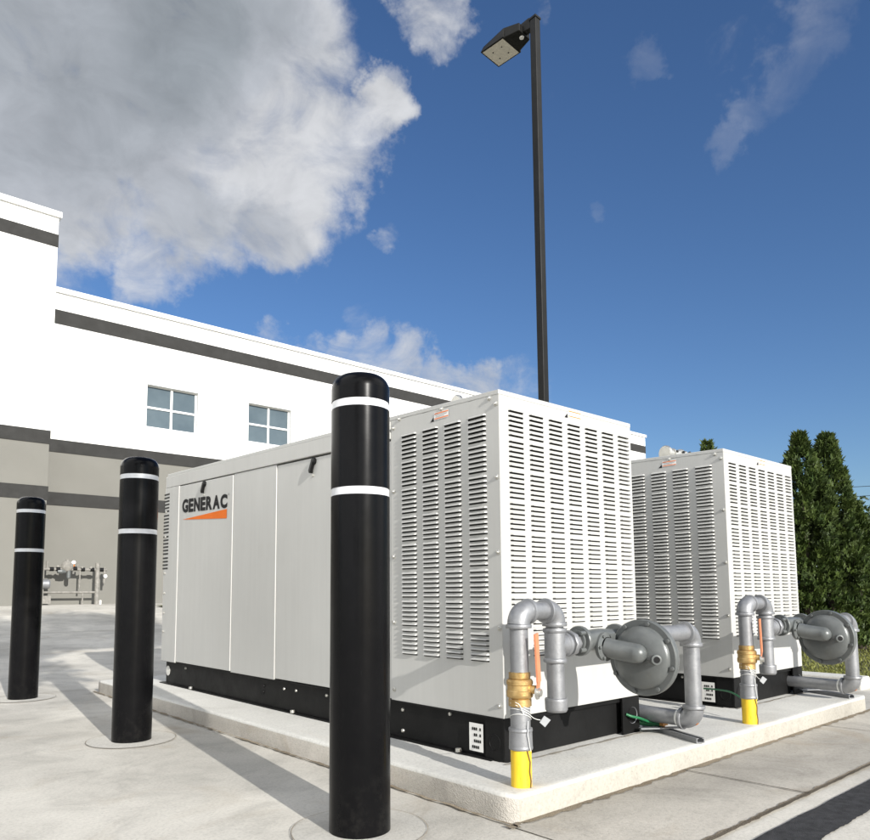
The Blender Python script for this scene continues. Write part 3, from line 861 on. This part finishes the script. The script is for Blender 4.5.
# strut supports, ground clamps, green wires
def strut(loc, rz, label):
    t = empty('pipe_support', loc, label, 'pipe support', 'strut channels under the gas pipes', rz)
    m = MB(); m.box((-.02,-.19,0), (.02,.19,.004)); m.box((-.02,-.19,.004), (-.016,.19,.021)); m.box((.016,-.19,.004), (.02,.19,.021))
    m.box((-.016,-.19,.018), (-.009,.19,.021)); m.box((.009,-.19,.018), (.016,.19,.021))
    m.build('channel', M['galv'], t)
    m = MB(); m.obox((-.12,.06,.024), (.06,.02,.024), .03, .005, up=(0,0,1)); m.build('cross_strap', M['galv'], t)
    return t
strut((.925,-.135,H0), -.42, 'grey metal strut lying under the nearer upright gas pipe')
strut((2.70,-.115,H0), -.42, 'grey metal strut lying under the farther upright gas pipe')
def gwire(pts, r, label, name='ground_wire', clamp=None):
    m = MB(); P = [Vector(p) for p in pts]; out = []
    for i in range(len(P)-1):
        a = P[max(0,i-1)]; b = P[i]; c = P[i+1]; d = P[min(len(P)-1,i+2)]
        for k in range(6):
            s = k/6; out.append(.5*((2*b)+(c-a)*s+(2*a-5*b+4*c-d)*s*s+(3*b-a-3*c+d)*s**3))
    out.append(P[-1]); m.sweep(out, r, 8)
    o = m.build(name, M['green'])
    tag(o, label, 'wire')
    if clamp:
        q = MB(); x, y, z = clamp
        q.cyl((x,y,H0), (x,y,z), .006, 10); q.obox((x-.02,y,z), (x+.02,y,z), .018, .014); q.cyl((x-.012,y-.012,z+.006), (x-.012,y-.012,z+.02), .007, 6)
        q.build('clamp', M['copper'], o)
gwire([(.78,-.003,.175), (.80,-.02,.165), (.84,-.03,.155), (.90,-.03,.135), (.94,-.05,.12), (.945,-.08,.118)], .006, 'green ground wire coming out of the round hole in the nearer generator base', clamp=(.945,-.085,.125))
gwire([(.90,.03,.125), (.95,-.01,.115), (.98,-.06,.11)], .012, 'thick green conduit lying beside the nearer generator base')
gwire([(1.700,.12,.19), (1.66,.02,.197), (1.60,-.08,.198), (1.54,-.17,.175), (1.50,-.215,.15)], .0045, 'green ground wire running from the farther generator base to the farther riser')

# ------------------------------------------------------------------ building
def building():
    YB, YP = 17.49, 16.55; t = empty('office_building', (2.3,YP,.47), 'long two-storey building in white stucco over beige with dark grey bands and small windows', 'building')
    inv = Vector((2.3,YP,.47))
    def B(name, fn, mat, parent=t, off=inv):
        m = MB(); fn(m); m.v = [tuple(Vector(v)-off) for v in m.v]; return m.build(name, mat, parent)
    x0, xc, x1 = -24, 2.29, 29.62; zb = .2; zm = 4.27
    # lower beige wall / upper white wall with window openings
    wins = [(4.88,6.33), (7.905,9.365), (12.4,13.86), (16.9,18.36), (21.4,22.86)]; wz0, wz1 = 5.245, 6.43
    def upper(m):
        zt = 8.40
        m.box((xc,YB,4.271), (x1,YB+.3,wz0)); m.box((xc,YB,wz1), (x1,YB+.3,zt))
        xs = [xc] + [v for w in wins for v in w] + [x1]
        for a, b in zip(xs[0::2], xs[1::2]): m.box((a,YB,wz0), (b,YB+.3,wz1))
        m.box((x0,YP,4.271), (xc,YP+.3,9.9)); m.box((xc-.3,YP+.3,4.271), (xc,YB+.3,9.9))
        m.box((x1-.3,YB+.3,4.271), (x1,YB+16,zt)); m.box((x0,YB+15.7,zb), (x1-.3,YB+16,zt)); m.box((x0,YP+.3,zb), (x0+.3,YB+15.7,9.9))
    B('upper_wall', upper, M['stucco_white'])
    def lower(m):
        m.box((xc,YB,zb), (x1,YB+.3,4.27)); m.box((x0,YP,zb), (xc,YP+.3,4.27)); m.box((xc-.3,YP+.3,zb), (xc,YB+.3,4.27)); m.box((x1-.3,YB+.3,zb), (x1,YB+16,4.27))
    B('lower_wall', lower, M['stucco_beige'])
    def band(z0, z1, zp0=None, zp1=None, pr=.02):
        zp0 = z0 if zp0 is None else zp0; zp1 = z1 if zp1 is None else zp1
        B('dark_band', lambda m: (m.box((xc+.001,YB-pr,z0), (x1+pr,YB+.0-.001,z1)), m.box((x1+.001,YB-.001,z0), (x1+pr,YB+16,z1))), M['stripe'])
        B('dark_band', lambda m: (m.box((x0,YP-pr,zp0), (xc+pr,YP-.001,zp1)), m.box((xc+.001,YP-.001,zp0), (xc+pr,YB-.021,zp1))), M['stripe'])
    band(7.555, 7.925, 9.12, 9.44, .012); band(4.268, 4.587); band(2.93, 3.255)
    def cop(m):
        m.box((xc+.06,YB-.06,8.37), (x1+.06,YB+.35,8.50)); m.box((x1-.35,YB+.35,8.37), (x1+.06,YB+16,8.5))
        m.box((x0,YP-.06,9.87), (xc+.06,YP+.35,10.01)); m.box((xc-.35,YP+.35,9.87), (xc+.06,YB+.4,10.01))
    c = B('coping', cop, M['coping'])
    B('roof', lambda m: (m.box((xc,YB+.3,7.9), (x1-.3,YB+15.7,8.0)), m.box((x0+.3,YP+.3,9.3), (xc-.3,YB+15.7,9.4))), M['roof'])
    for a, b in wins:
        f = .045; my = YB+.13
        def fr(m):
            m.box((a,my,wz0), (b,my+.06,wz0+f)); m.box((a,my,wz1-f*.6), (b,my+.06,wz1))
            m.box((a,my,wz0+f), (a+f,my+.06,wz1-f*.6)); m.box((b-f,my,wz0+f), (b,my+.06,wz1-f*.6))
            xm = (a+b)/2; zm_ = (wz0+wz1)/2-.02
            m.box((xm-.03,my-.012,wz0+f), (xm+.03,my+.05,wz1-f*.6)); m.box((a+f,my-.010,zm_-.028), (xm-.03,my+.05,zm_+.028)); m.box((xm+.03,my-.010,zm_-.028), (b-f,my+.05,zm_+.028))
        w = B('window', fr, M['winframe'])
        B('pane', lambda m: m.box((a+.02,my+.02,wz0+.02), (b-.02,my+.03,wz1-.02)), M['glass'], w)
    # pale panel joints on the protruding block
    B('wall_joint', lambda m: (m.box((-.4,YP-.003,.4), (-.385,YP-.001,2.92)), m.box((-.4,YP-.003,3.26), (-.385,YP-.001,4.26))), M['stripe'])
building()

# gas meter set by the wall
def meters():
    t = empty('gas_meter_set', (2.3,17.05,.45), 'small cluster of grey gas meters and pipes against the beige wall, between two bollards', 'gas meter')
    def B(name, fn, mat):
        m = MB(); fn(m); return m.build(name, M[mat], t)
    B('manifold_pipe', lambda m: (m.cyl((.0,0,.88), (1.55,0,.88), .035, 12), m.cyl((.0,.0,.32), (1.35,.0,.32), .028, 12), m.cyl((1.33,0,0), (1.33,0,1.05), .055, 12), m.cyl((1.5,0,.55), (1.5,0,.95), .03, 12)), 'pipegrey')
    B('drop_pipes', lambda m: (m.cyl((.1,0,.0), (.1,0,1.05), .028, 12), m.cyl((.92,0,.40), (.92,0,.88), .02, 10), m.cyl((1.0,0,0), (1.0,0,.32), .02, 10), m.cyl((.18,0,.88), (.18,0,1.08), .022, 10), m.cyl((.86,0,.88), (.86,0,1.0), .018, 10)), 'pipegrey')
    B('meter_body', lambda m: (m.lathe([(.0004,-.12), (.10,-.11), (.12,-.08), (.12,.08), (.10,.11), (.0004,.12)], (.13,-.02,.52), (1,0,0), 20)), 'galv')
    B('meter_box', lambda m: m.box((.02,-.12,.05), (.26,.1,.24)), 'pipegrey')
    B('meter_regulator', lambda m: (m.lathe([(.0004,-.07), (.10,-.05), (.14,-.01), (.14,.01), (.10,.05), (.0004,.07)], (.62,-.03,.95), (0,1,.2), 24), m.cyl((.62,-.03,.98), (.62,-.03,1.12), .04, 12)), 'pipegrey')
    B('filter_body', lambda m: (m.lathe([(.0004,-.10), (.05,-.09), (.06,0), (.05,.09), (.0004,.1)], (.50,0,.83), (1,0,0), 16), m.lathe([(.05,0), (.05,.22), (.03,.25), (.0004,.26)], (.66,0,.9), (0,0,-1), 16)), 'reg')
    for x, z, k in ((.75,1.05,.045), (.40,.95,.025), (1.15,.93,.03), (1.5,.72,.045), (.95,.93,.025)): B('valve_wheel', lambda m: m.lathe([(.0004,0), (k,.005), (k,.02), (.0004,.025)], (x,-.055,z), (0,-1,0), 14), 'stick_white' if k > .04 else 'pipegrey')
    for x, z in ((.28,.88), (.42,.88), (.8,.9), (.98,.88), (1.2,.88), (1.42,.88)): B('valve_body', lambda m: m.lathe([(.0004,-.05), (.05,-.045), (.05,.045), (.0004,.05)], (x,0,z), (1,0,0), 12), 'latch')
    B('caution_cap', lambda m: m.lathe([(.05,0), (.05,.08), (.0004,.1)], (.75,0,.95), (0,0,1), 14), 'rust')
    B('marker_post', lambda m: m.cyl((1.42,0,0), (1.42,0,.12), .03, 10), 'stick_white')
meters()

# ------------------------------------------------------------------ lamp
def lamp():
    px, py = 4.955, 3.815; t = empty('lamp_post', (px,py,0), 'tall dark square light pole with a flat square lamp head, behind the nearer generator', 'lamp post')
    Hp = 8.27; h = .049
    m = MB(); m.box((-h,-h,0), (h,h,Hp)); o = m.build('pole', M['pole'], t); bevel(o, .008)
    m = MB(); m.box((-h-.008,-h-.008,Hp-.001), (h+.008,h+.008,Hp+.025)); m.build('pole_cap', M['pole'], t)
    m = MB(); m.box((-.16,-.16,0), (.16,.16,.05)); m.build('base_cover', M['pole'], t)
    # arm & head in a frame turned a little
    a = .07; F = Vector((-math.sin(a), math.cos(a), 0)); R_ = Vector((math.cos(a), math.sin(a), 0))
    def P(f, r, z): return F*f + R_*r + Vector((0,0,z))
    m = MB(); zz = 8.17
    m.hexa([P(.045,-.04,zz), P(.045,.04,zz), P(.26,.05,zz+.01), P(.26,-.05,zz+.01), P(.06,-.05,zz+.14), P(.06,.05,zz+.14), P(.26,.05,zz+.12), P(.26,-.05,zz+.12)])
    m.build('arm', M['pole'], t)
    m = MB()
    # driver housing flaring to the square head
    m.hexa([P(.17,-.12,zz-.015), P(.17,.12,zz-.015), P(.40,.18,zz-.03), P(.40,-.18,zz-.03), P(.17,-.12,zz+.10), P(.17,.12,zz+.10), P(.40,.18,zz+.12), P(.40,-.18,zz+.12)])
    hs = m.build('driver_housing', M['pole'], t); bevel(hs, .012)
    m = MB(); s = .20; f0 = .38; f1 = f0+.40
    m.hexa([P(f0,-s,zz-.03), P(f0,s,zz-.03), P(f1,s,zz-.03), P(f1,-s,zz-.03), P(f0,-s+.02,zz+.115), P(f0,s-.02,zz+.115), P(f1-.03,s-.03,zz+.055), P(f1-.03,-s+.03,zz+.055)])
    hd = m.build('lamp_head', M['pole'], t); bevel(hd, .006)
    m = MB(); q = .022
    m.quad(P(f0+q,-s+q,zz-.033), P(f1-q,-s+q,zz-.033), P(f1-q,s-q,zz-.033), P(f0+q,s-q,zz-.033)); ln = m.build('lens', M['lens'], hd)
    m = MB()
    for a1 in (-1,1):
        for b1 in (-1,1): m.lathe([(.011,0), (.009,.004), (.0003,.005)], P((f0+f1)/2+a1*.075, b1*.075, zz-.033), (0,0,-1), 12)
    m.build('lens_screws', M['latch'], hd)
    m = MB(); m.lathe([(.0004,.02), (.03,.018), (.034,.0)], P(.22,-.0,zz-.012), (0,0,-1), 16); m.build('photocell', M['stick_white'], t)
lamp()

# ------------------------------------------------------------------ vegetation
def arborvitae(x, y, h, r, seed, label, lean=0, n=9000, lump=.2, group='arborvitae conifers behind the generators'):
    rnd = random.Random(seed); t = empty('arborvitae', (x,y,gz(y)), label, 'tree', group)
    m = MB(); m.sweep([(0,0,0), (.01,0,h*.4), (lean*.5,0,h*.8)], [.06,.045,.012], 8); m.build('trunk', M['bark'], t)
    m = MB()
    for i in range(n):
        u = rnd.random()**.8; z = .04*h + .96*h*u
        prof = r*(1-u**1.7)**.8*(.82+.18*math.sin(u*9+seed))+.02
        a = rnd.uniform(0, 2*PI)
        l = mnoise.noise(Vector((math.cos(a)*1.6+seed, math.sin(a)*1.6, z*2.6)))
        l2 = mnoise.noise(Vector((math.cos(a)*4+seed, math.sin(a)*4, z*7)))
        rr = prof*(1+lump*1.3*l+lump*.9*l2)*(.62+.42*rnd.random()**.45)
        if mnoise.noise(Vector((math.cos(a)*2.2+seed*3, math.sin(a)*2.2, z*5))) < -.16: continue
        p = Vector((rr*math.cos(a)+lean*u*u, rr*math.sin(a), z))
        out = Vector((math.cos(a), math.sin(a), 0))
        # upright fan spray
        d = (Vector((0,0,1))*rnd.uniform(.5,1.2) + out*rnd.uniform(.1,.9) + Vector((rnd.uniform(-1,1), rnd.uniform(-1,1), 0))*.45).normalized()
        s = d.cross(Vector((rnd.uniform(-1,1), rnd.uniform(-1,1), rnd.uniform(-.4,.4)))).normalized()
        ln = rnd.uniform(.03,.10); w = rnd.uniform(.006,.016)
        q = p+d*ln
        m.add([p-s*w*.4, p+s*w*.4, p+d*ln*.6+s*w, q, p+d*ln*.6-s*w], [(0,1,2,3,4)])
        # side sprigs
        e = (d*.6+s).normalized(); g = (d*.6-s).normalized()
        m.add([p+d*ln*.2, p+d*ln*.2+e*ln*.55, p+d*ln*.45], [(0,1,2)]); m.add([p+d*ln*.2, p+d*ln*.45, p+d*ln*.2+g*ln*.55], [(0,1,2)])
    m.build('crown', M['arbor'], t)
    return t
arborvitae(6.38,1.34,2.43,.42,1,'tall narrow dark green conifer touching the right edge of the farther generator',n=12000,lump=.34)
arborvitae(6.62,1.17,2.43,.42,5,'tall narrow conifer with a drooping nodding tip, right of its twin',lean=.06,n=12000,lump=.34)
arborvitae(7.20,1.12,1.70,.46,9,'shaded conifer just right of the drooping-tipped one, shorter than it',n=9000,lump=.22)
arborvitae(5.85,2.15,2.40,.24,12,'narrow conifer mostly hidden behind the farther generator, only its tip showing',n=3500,lump=.3)
arborvitae(8.9,1.2,1.05,.6,15,'low rounded conifer in shade behind the farther gas regulator',n=6000,lump=.2)
arborvitae(10.6,2.3,1.5,.8,17,'wide dark conifer farther back behind the others',n=6000,lump=.2)

def broad_tree(x, y, h, cr, seed, label, n=9000, z0=.35, leaf=.06, group='leafy trees around the site', flat=1.0, name='leafy_tree', off=(0,0,0)):
    rnd = random.Random(seed); t = empty(name, (x,y,gz(y)), label, 'tree', group)
    m = MB(); m.sweep([(0,0,-.1), (.02*h,0,h*.25), (off[0]*.3,.02*h,h*.5), (off[0],0,h*.85)], [h*.025,h*.02,h*.014,h*.004], 10)
    cl = []
    for i in range(26):
        a = rnd.uniform(0, 2*PI); u = rnd.random()
        z = h*(z0+(.93-z0)*u)+0; rr = cr*rnd.uniform(.25,1)*math.sqrt(max(.05, 1-(2*u-1)**2*.8))
        c = Vector((rr*math.cos(a)+off[0], rr*math.sin(a)+off[1], z)); cl.append((c, cr*rnd.uniform(.22,.42)))
        b = Vector((off[0]*.3,.02*h,h*.5)) if off[0] else Vector((0,0,max(h*.2, z-cr*.7)))
        if off[0] and rr > 0 and (c.z < h*.72): continue
        m.sweep([b, (b+c)/2+Vector((0,0,.04*h)), c], [h*.008,h*.006,h*.002], 6)
    m.build('trunk', M['bark'], t)
    m = MB()
    for i in range(n):
        c, r = cl[rnd.randrange(len(cl))]
        v = Vector((rnd.gauss(0,1), rnd.gauss(0,1), rnd.gauss(0,.8))).normalized()*r*rnd.random()**.45
        p = c+v; d = Vector((rnd.uniform(-1,1), rnd.uniform(-1,1), rnd.uniform(-.6,.6))).normalized()
        if off[0]:
            wx, wy, wz = p.x+x, p.y+y, p.z; hit = False
            for yy in (-.35, 0, .8, 1.6, 2.4, 3.3):
                tt = yy-wy; xx = wx+.15*tt; zz = wz-.395*tt
                if -.35 < xx < 2.9 and -.1 < zz < 1.75: hit = True
            if hit: continue
        s = d.cross(Vector((rnd.uniform(-1,1), rnd.uniform(-1,1), rnd.uniform(-1,1)))).normalized(); l = leaf*rnd.uniform(.6,1.3)
        m.add([p, p+d*l*.5+s*l*.3, p+d*l, p+d*l*.5-s*l*.3], [(0,1,2,3)])
    m.build('crown', M['leaf'], t)
    return t
# far right bushy trees and dark belt
broad_tree(24.6,6.0,3.4,2.1,21,'bushy dark tree at the far right edge beyond the parked car',n=9000,leaf=.16,z0=.2)
broad_tree(31,8.2,3.9,2.6,22,'rounded dark tree farther back, left of the one by the parked car',n=8000,leaf=.2,z0=.12)
broad_tree(36,14,4.2,3.2,23,'distant broad tree hidden behind the conifers',n=6000,leaf=.25,z0=.12)
broad_tree(30,3.0,3.8,3.0,24,'distant broad tree just past the right edge',n=7000,leaf=.25,z0=.12)
# trees behind the photographer whose crowns dapple the pavement
broad_tree(-3.3,-4.9,7.1,2.1,31,'tall leafy tree behind the camera, shading the pavement on the left',n=16000,leaf=.15,z0=.55,off=(2.2,0,0))
broad_tree(-7.6,-6.0,7.6,2.4,33,'leftmost tall leafy tree behind the camera',n=10000,leaf=.18,z0=.5)

# ------------------------------------------------------------------ parked car (only its nose shows)
def car():
    t = empty('parked_car', (12.95,2.0,.012), 'dark parked car half hidden beyond the conifers at the right edge', 'car', rz=math.radians(-92))
    # local: x length (nose at -x), y width
    st = [(-2.25,.62,.45,.80), (-2.1,.78,.32,.90), (-1.6,.86,.26,1.02), (-.95,.90,.24,1.10), (0,.91,.24,1.12), (1.2,.90,.24,1.12), (1.9,.87,.30,1.10), (2.2,.78,.40,1.0)]
    m = MB(); vs = []; n = 12
    for x, w, zb, zt in st:
        for k in range(n):
            a = 2*PI*(k+.5)/n; c, s = math.cos(a), math.sin(a)
            vs.append((x, w*(abs(c)**.45)*(1 if c > 0 else -1), (zb+zt)/2+(zt-zb)/2*(abs(s)**.5)*(1 if s > 0 else -1)))
    m.add(vs, [(i*n+k, i*n+(k+1)%n, (i+1)*n+(k+1)%n, (i+1)*n+k) for i in range(len(st)-1) for k in range(n)], True)
    m.add(vs[:n], [tuple(range(n))[::-1]]); m.add(vs[-n:], [tuple(range(n))])
    m.build('body', M['carpaint'], t)
    m = MB()
    m.hexa([(-1.0,-.80,1.08), (2.05,-.80,1.06), (2.05,.80,1.06), (-1.0,.80,1.08), (-.25,-.62,1.60), (1.75,-.62,1.58), (1.75,.62,1.58), (-.25,.62,1.60)])
    c = m.build('cabin', M['carglass'], t); bevel(c, .05, 3)
    m = MB(); m.hexa([(-.28,-.64,1.57), (1.78,-.64,1.55), (1.78,.64,1.55), (-.28,.64,1.57), (-.15,-.58,1.63), (1.65,-.58,1.61), (1.65,.58,1.61), (-.15,.58,1.63)])
    m.build('roof', M['carpaint'], t)
    for x in (-1.4, 1.4):
        for sy in (-1, 1):
            m = MB(); m.lathe([(.2,0), (.34,.01), (.36,.04), (.36,.18), (.34,.2), (.2,.2)], (x, sy*.93-(.0 if sy<0 else .0), .36), (0,-sy,0), 24); w = m.build('wheel', M['tyre'], t)
            m = MB(); m.lathe([(.0003,.02), (.08,.0), (.22,.02)], (x, sy*.93, .36), (0,-sy,0), 20); m.build('rim', M['alloy'], w)
    for sy in (-1, 1):
        m = MB(); m.lathe([(.0004,.03), (.09,.01), (.11,-.05)], (-2.14, sy*.56, .74), (-1,sy*.4,.1), 14); m.build('headlight', M['lampglass'], t)
    for sy in (-1, 1):
        m = MB(); m.lathe([(.0004,-.1), (.08,-.07), (.09,0), (.07,.08), (.0004,.1)], (-.75, sy*.98, 1.12), (0,1,0), 14); m.build('mirror', M['carpaint'], t)
    m = MB(); m.box((-2.28,-.35,.5), (-2.2,.35,.66)); m.build('grille', M['latch'], t)
car()

# ------------------------------------------------------------------ utility line
def upole(x, y, label):
    t = empty('utility_pole', (x,y,0), label, 'utility pole', 'utility poles carrying the far wires')
    m = MB(); m.cyl((0,0,-.1), (0,0,9.6), .15, 12, r2=.1); m.build('pole', M['wood'], t)
    m = MB(); m.obox((-.5,1.0,9.3), (.5,-1.0,9.3), .1, .1); m.build('crossarm', M['wood'], t)
upole(52,30.5,'wooden utility pole hidden behind the farther generator'); upole(66,7,'wooden utility pole just past the right edge of the picture')
for k, (dx, dy, z) in enumerate(((.4,-.8,9.35), (-.2,.4,8.6))):
    a = Vector((52+dx,30.5+dy,z)); b = Vector((66+dx,7+dy,z))
    pts = [a.lerp(b, i/16)-Vector((0,0,.7*(1-(2*i/16-1)**2))) for i in range(17)]
    m = MB(); m.sweep(pts, .022, 5)
    tag(m.build('power_line', M['latch']), ('upper' if k == 0 else 'lower')+' thin black power line crossing the sky low at the far right', 'power line')

# ------------------------------------------------------------------ light and sky
light_dir = Vector((.15, 1.0, -.395)).normalized()
sun_d = bpy.data.lights.new('sun', 'SUN'); sun_d.energy = 3.85; sun_d.angle = math.radians(.5); sun_d.color = (1,.965,.91)
sun = bpy.data.objects.new('sun', sun_d); COL.objects.link(sun)
sun.rotation_euler = light_dir.to_track_quat('-Z', 'Y').to_euler(); sun.location = (-3,-20,12)
elev = math.asin(-light_dir.z); az = math.atan2(-light_dir.x, -light_dir.y)   # azimuth from +Y towards +X

w = bpy.data.worlds.new('World'); S.world = w; w.use_nodes = True; nt = w.node_tree
for n in list(nt.nodes): nt.nodes.remove(n)
out = N(nt, 'ShaderNodeOutputWorld'); bg = N(nt, 'ShaderNodeBackground'); bg.inputs['Strength'].default_value = .076
sky = N(nt, 'ShaderNodeTexSky'); sky.sky_type = 'NISHITA'; sky.sun_disc = False
sky.sun_elevation = elev; sky.sun_rotation = az; sky.altitude = 0; sky.air_density = 1.0; sky.dust_density = .6; sky.ozone_density = 4.0
tc = N(nt, 'ShaderNodeTexCoord'); V = tc.outputs['Generated']
def math_(op, a, b=None, c=None, clamp=False):
    n = N(nt, 'ShaderNodeMath', operation=op); n.use_clamp = clamp
    for i, v in enumerate((a, b, c)):
        if v is None: continue
        if isinstance(v, (int, float)): n.inputs[i].default_value = v
        else: nt.links.new(v, n.inputs[i])
    return n.outputs[0]
def warped():
    t_ = N(nt, 'ShaderNodeTexNoise'); t_.inputs['Scale'].default_value = 5.5; t_.inputs['Detail'].default_value = 7; t_.inputs['Roughness'].default_value = .62
    nt.links.new(V, t_.inputs['Vector'])
    a_ = N(nt, 'ShaderNodeVectorMath', operation='SUBTRACT'); nt.links.new(t_.outputs['Color'], a_.inputs[0]); a_.inputs[1].default_value = (.5,.5,.5)
    b_ = N(nt, 'ShaderNodeVectorMath', operation='SCALE'); nt.links.new(a_.outputs[0], b_.inputs[0]); b_.inputs['Scale'].default_value = .20
    c_ = N(nt, 'ShaderNodeVectorMath', operation='ADD'); nt.links.new(V, c_.inputs[0]); nt.links.new(b_.outputs[0], c_.inputs[1])
    n_ = N(nt, 'ShaderNodeVectorMath', operation='NORMALIZE'); nt.links.new(c_.outputs[0], n_.inputs[0]); return n_.outputs[0]
VW = warped()
def blob(u, v, r_px, amp, soft=1.0):
    d = pixdir(u, v); c = N(nt, 'ShaderNodeVectorMath', operation='DOT_PRODUCT')
    nt.links.new(VW, c.inputs[0]); c.inputs[1].default_value = d
    mr = N(nt, 'ShaderNodeMapRange'); mr.interpolation_type = 'SMOOTHSTEP'
    ang = math.atan(r_px/FPX*math.cos(math.atan(math.hypot(u-CX, v-CY)/FPX))**1.3)
    mr.inputs['From Min'].default_value = math.cos(ang*1.25); mr.inputs['From Max'].default_value = math.cos(ang*.35)
    mr.inputs['To Min'].default_value = 0; mr.inputs['To Max'].default_value = amp
    nt.links.new(c.outputs['Value'], mr.inputs['Value']); return mr.outputs['Result']
def bsum(lst):
    r = None
    for b in lst:
        o = blob(*b); r = o if r is None else math_('MAXIMUM', r, o)
    return r
main = bsum([(-60,80,250,1), (120,60,180,1), (210,130,140,1), (60,180,110,.95), (240,40,120,1), (280,165,85,.95), (330,150,58,.9), (368,98,40,.9), (345,130,40,.85), (190,210,75,.85), (265,225,50,.8), (160,270,42,.6), (20,0,250,1), (378,78,28,.72)])
grey = bsum([(-30,70,230,1), (110,20,150,.95), (90,110,110,.8), (230,20,80,.55), (190,215,60,.6), (270,230,40,.5)])
small = bsum([(432,14,50,.8), (372,242,26,.66), (330,350,34,.70), (365,358,36,.72), (405,368,36,.74), (445,378,36,.74), (485,384,34,.72), (300,343,30,.62), (262,328,24,.5), (355,320,22,.5), (520,8,36,.5), (530,385,36,.5)])
wisp = bsum([(815,5,42,.62), (785,45,40,.62), (765,80,36,.6), (745,112,30,.6), (722,145,24,.56), (658,68,20,.46), (605,208,14,.44)])
def vnoise(scale, detail, rough, sc=(1,1,1), dist=0, loc=(0,0,0)):
    mp = N(nt, 'ShaderNodeMapping'); mp.inputs['Scale'].default_value = sc; mp.inputs['Location'].default_value = loc
    nt.links.new(V, mp.inputs['Vector'])
    return noise_node(nt, mp.outputs['Vector'], scale, detail, rough, dist)
n1 = vnoise(5.0, 9, .58, (1,1,1.25), .35); n2 = vnoise(13, 8, .6, (1,1,1.5), .5, (3,1,2)); n3 = vnoise(3.2, 5, .55, (1,1,1), .2, (7,3,1))
nn = math_('ADD', math_('MULTIPLY', n1, .65), math_('MULTIPLY', n2, .35))
def density(mask, gain, lo, hi):
    s = math_('ADD', mask, math_('MULTIPLY', math_('SUBTRACT', nn, .5), gain))
    mr = N(nt, 'ShaderNodeMapRange'); mr.interpolation_type = 'SMOOTHSTEP'
    mr.inputs['From Min'].default_value = lo; mr.inputs['From Max'].default_value = hi
    nt.links.new(s, mr.inputs['Value']); return mr.outputs['Result']
dm = density(main, 1.9, .24, 1.02); ds = math_('MULTIPLY', density(small, 2.4, .40, 1.05), .9)
dw = math_('MULTIPLY', density(wisp, 2.0, .28, 1.4), .36)
alpha = math_('MINIMUM', math_('ADD', math_('ADD', dm, ds), dw), .96)
# thick parts are greyer, rims whiter
thick = math_('ADD', math_('MULTIPLY', grey, .78), math_('MULTIPLY', math_('SUBTRACT', n3, .5), 1.5))
cc = ramp(nt, thick, [(.05, (5.5,5.6,5.8)), (.45, (4.0,4.2,4.55)), (.95, (2.6,2.85,3.1))])
cc = mix(nt, cc, ramp(nt, n2, [(.3, .82), (.7, 1.15)]), .8, 'MULTIPLY')
hs = N(nt, 'ShaderNodeHueSaturation'); hs.inputs['Saturation'].default_value = 1.10; hs.inputs['Value'].default_value = 1.04; hs.inputs['Hue'].default_value = .506
nt.links.new(sky.outputs['Color'], hs.inputs['Color'])
colmix = mix(nt, hs.outputs['Color'], cc, alpha)
# extra-bright unseen cloud, added beside and behind the viewpoint as fill light
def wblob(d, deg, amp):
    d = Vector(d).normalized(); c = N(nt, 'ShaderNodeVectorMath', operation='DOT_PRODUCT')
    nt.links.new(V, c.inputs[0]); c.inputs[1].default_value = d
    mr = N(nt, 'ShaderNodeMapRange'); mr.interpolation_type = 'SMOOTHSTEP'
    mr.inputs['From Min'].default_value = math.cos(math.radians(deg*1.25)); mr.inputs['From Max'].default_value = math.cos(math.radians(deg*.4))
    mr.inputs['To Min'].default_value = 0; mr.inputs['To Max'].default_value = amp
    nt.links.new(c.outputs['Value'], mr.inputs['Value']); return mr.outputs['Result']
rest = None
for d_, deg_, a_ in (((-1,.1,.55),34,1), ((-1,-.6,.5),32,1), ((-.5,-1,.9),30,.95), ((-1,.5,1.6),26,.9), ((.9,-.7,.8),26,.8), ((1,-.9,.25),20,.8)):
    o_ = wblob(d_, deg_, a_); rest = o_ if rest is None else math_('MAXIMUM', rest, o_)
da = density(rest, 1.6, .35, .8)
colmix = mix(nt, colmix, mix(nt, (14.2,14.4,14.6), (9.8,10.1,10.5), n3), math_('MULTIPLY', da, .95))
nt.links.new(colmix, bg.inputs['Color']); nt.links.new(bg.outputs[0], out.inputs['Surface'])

S.view_settings.view_transform = 'Standard'; S.view_settings.look = 'None'; S.view_settings.gamma = 1
S.view_settings.use_curve_mapping = False; S.view_settings.exposure = .68
S.render.engine = 'CYCLES'
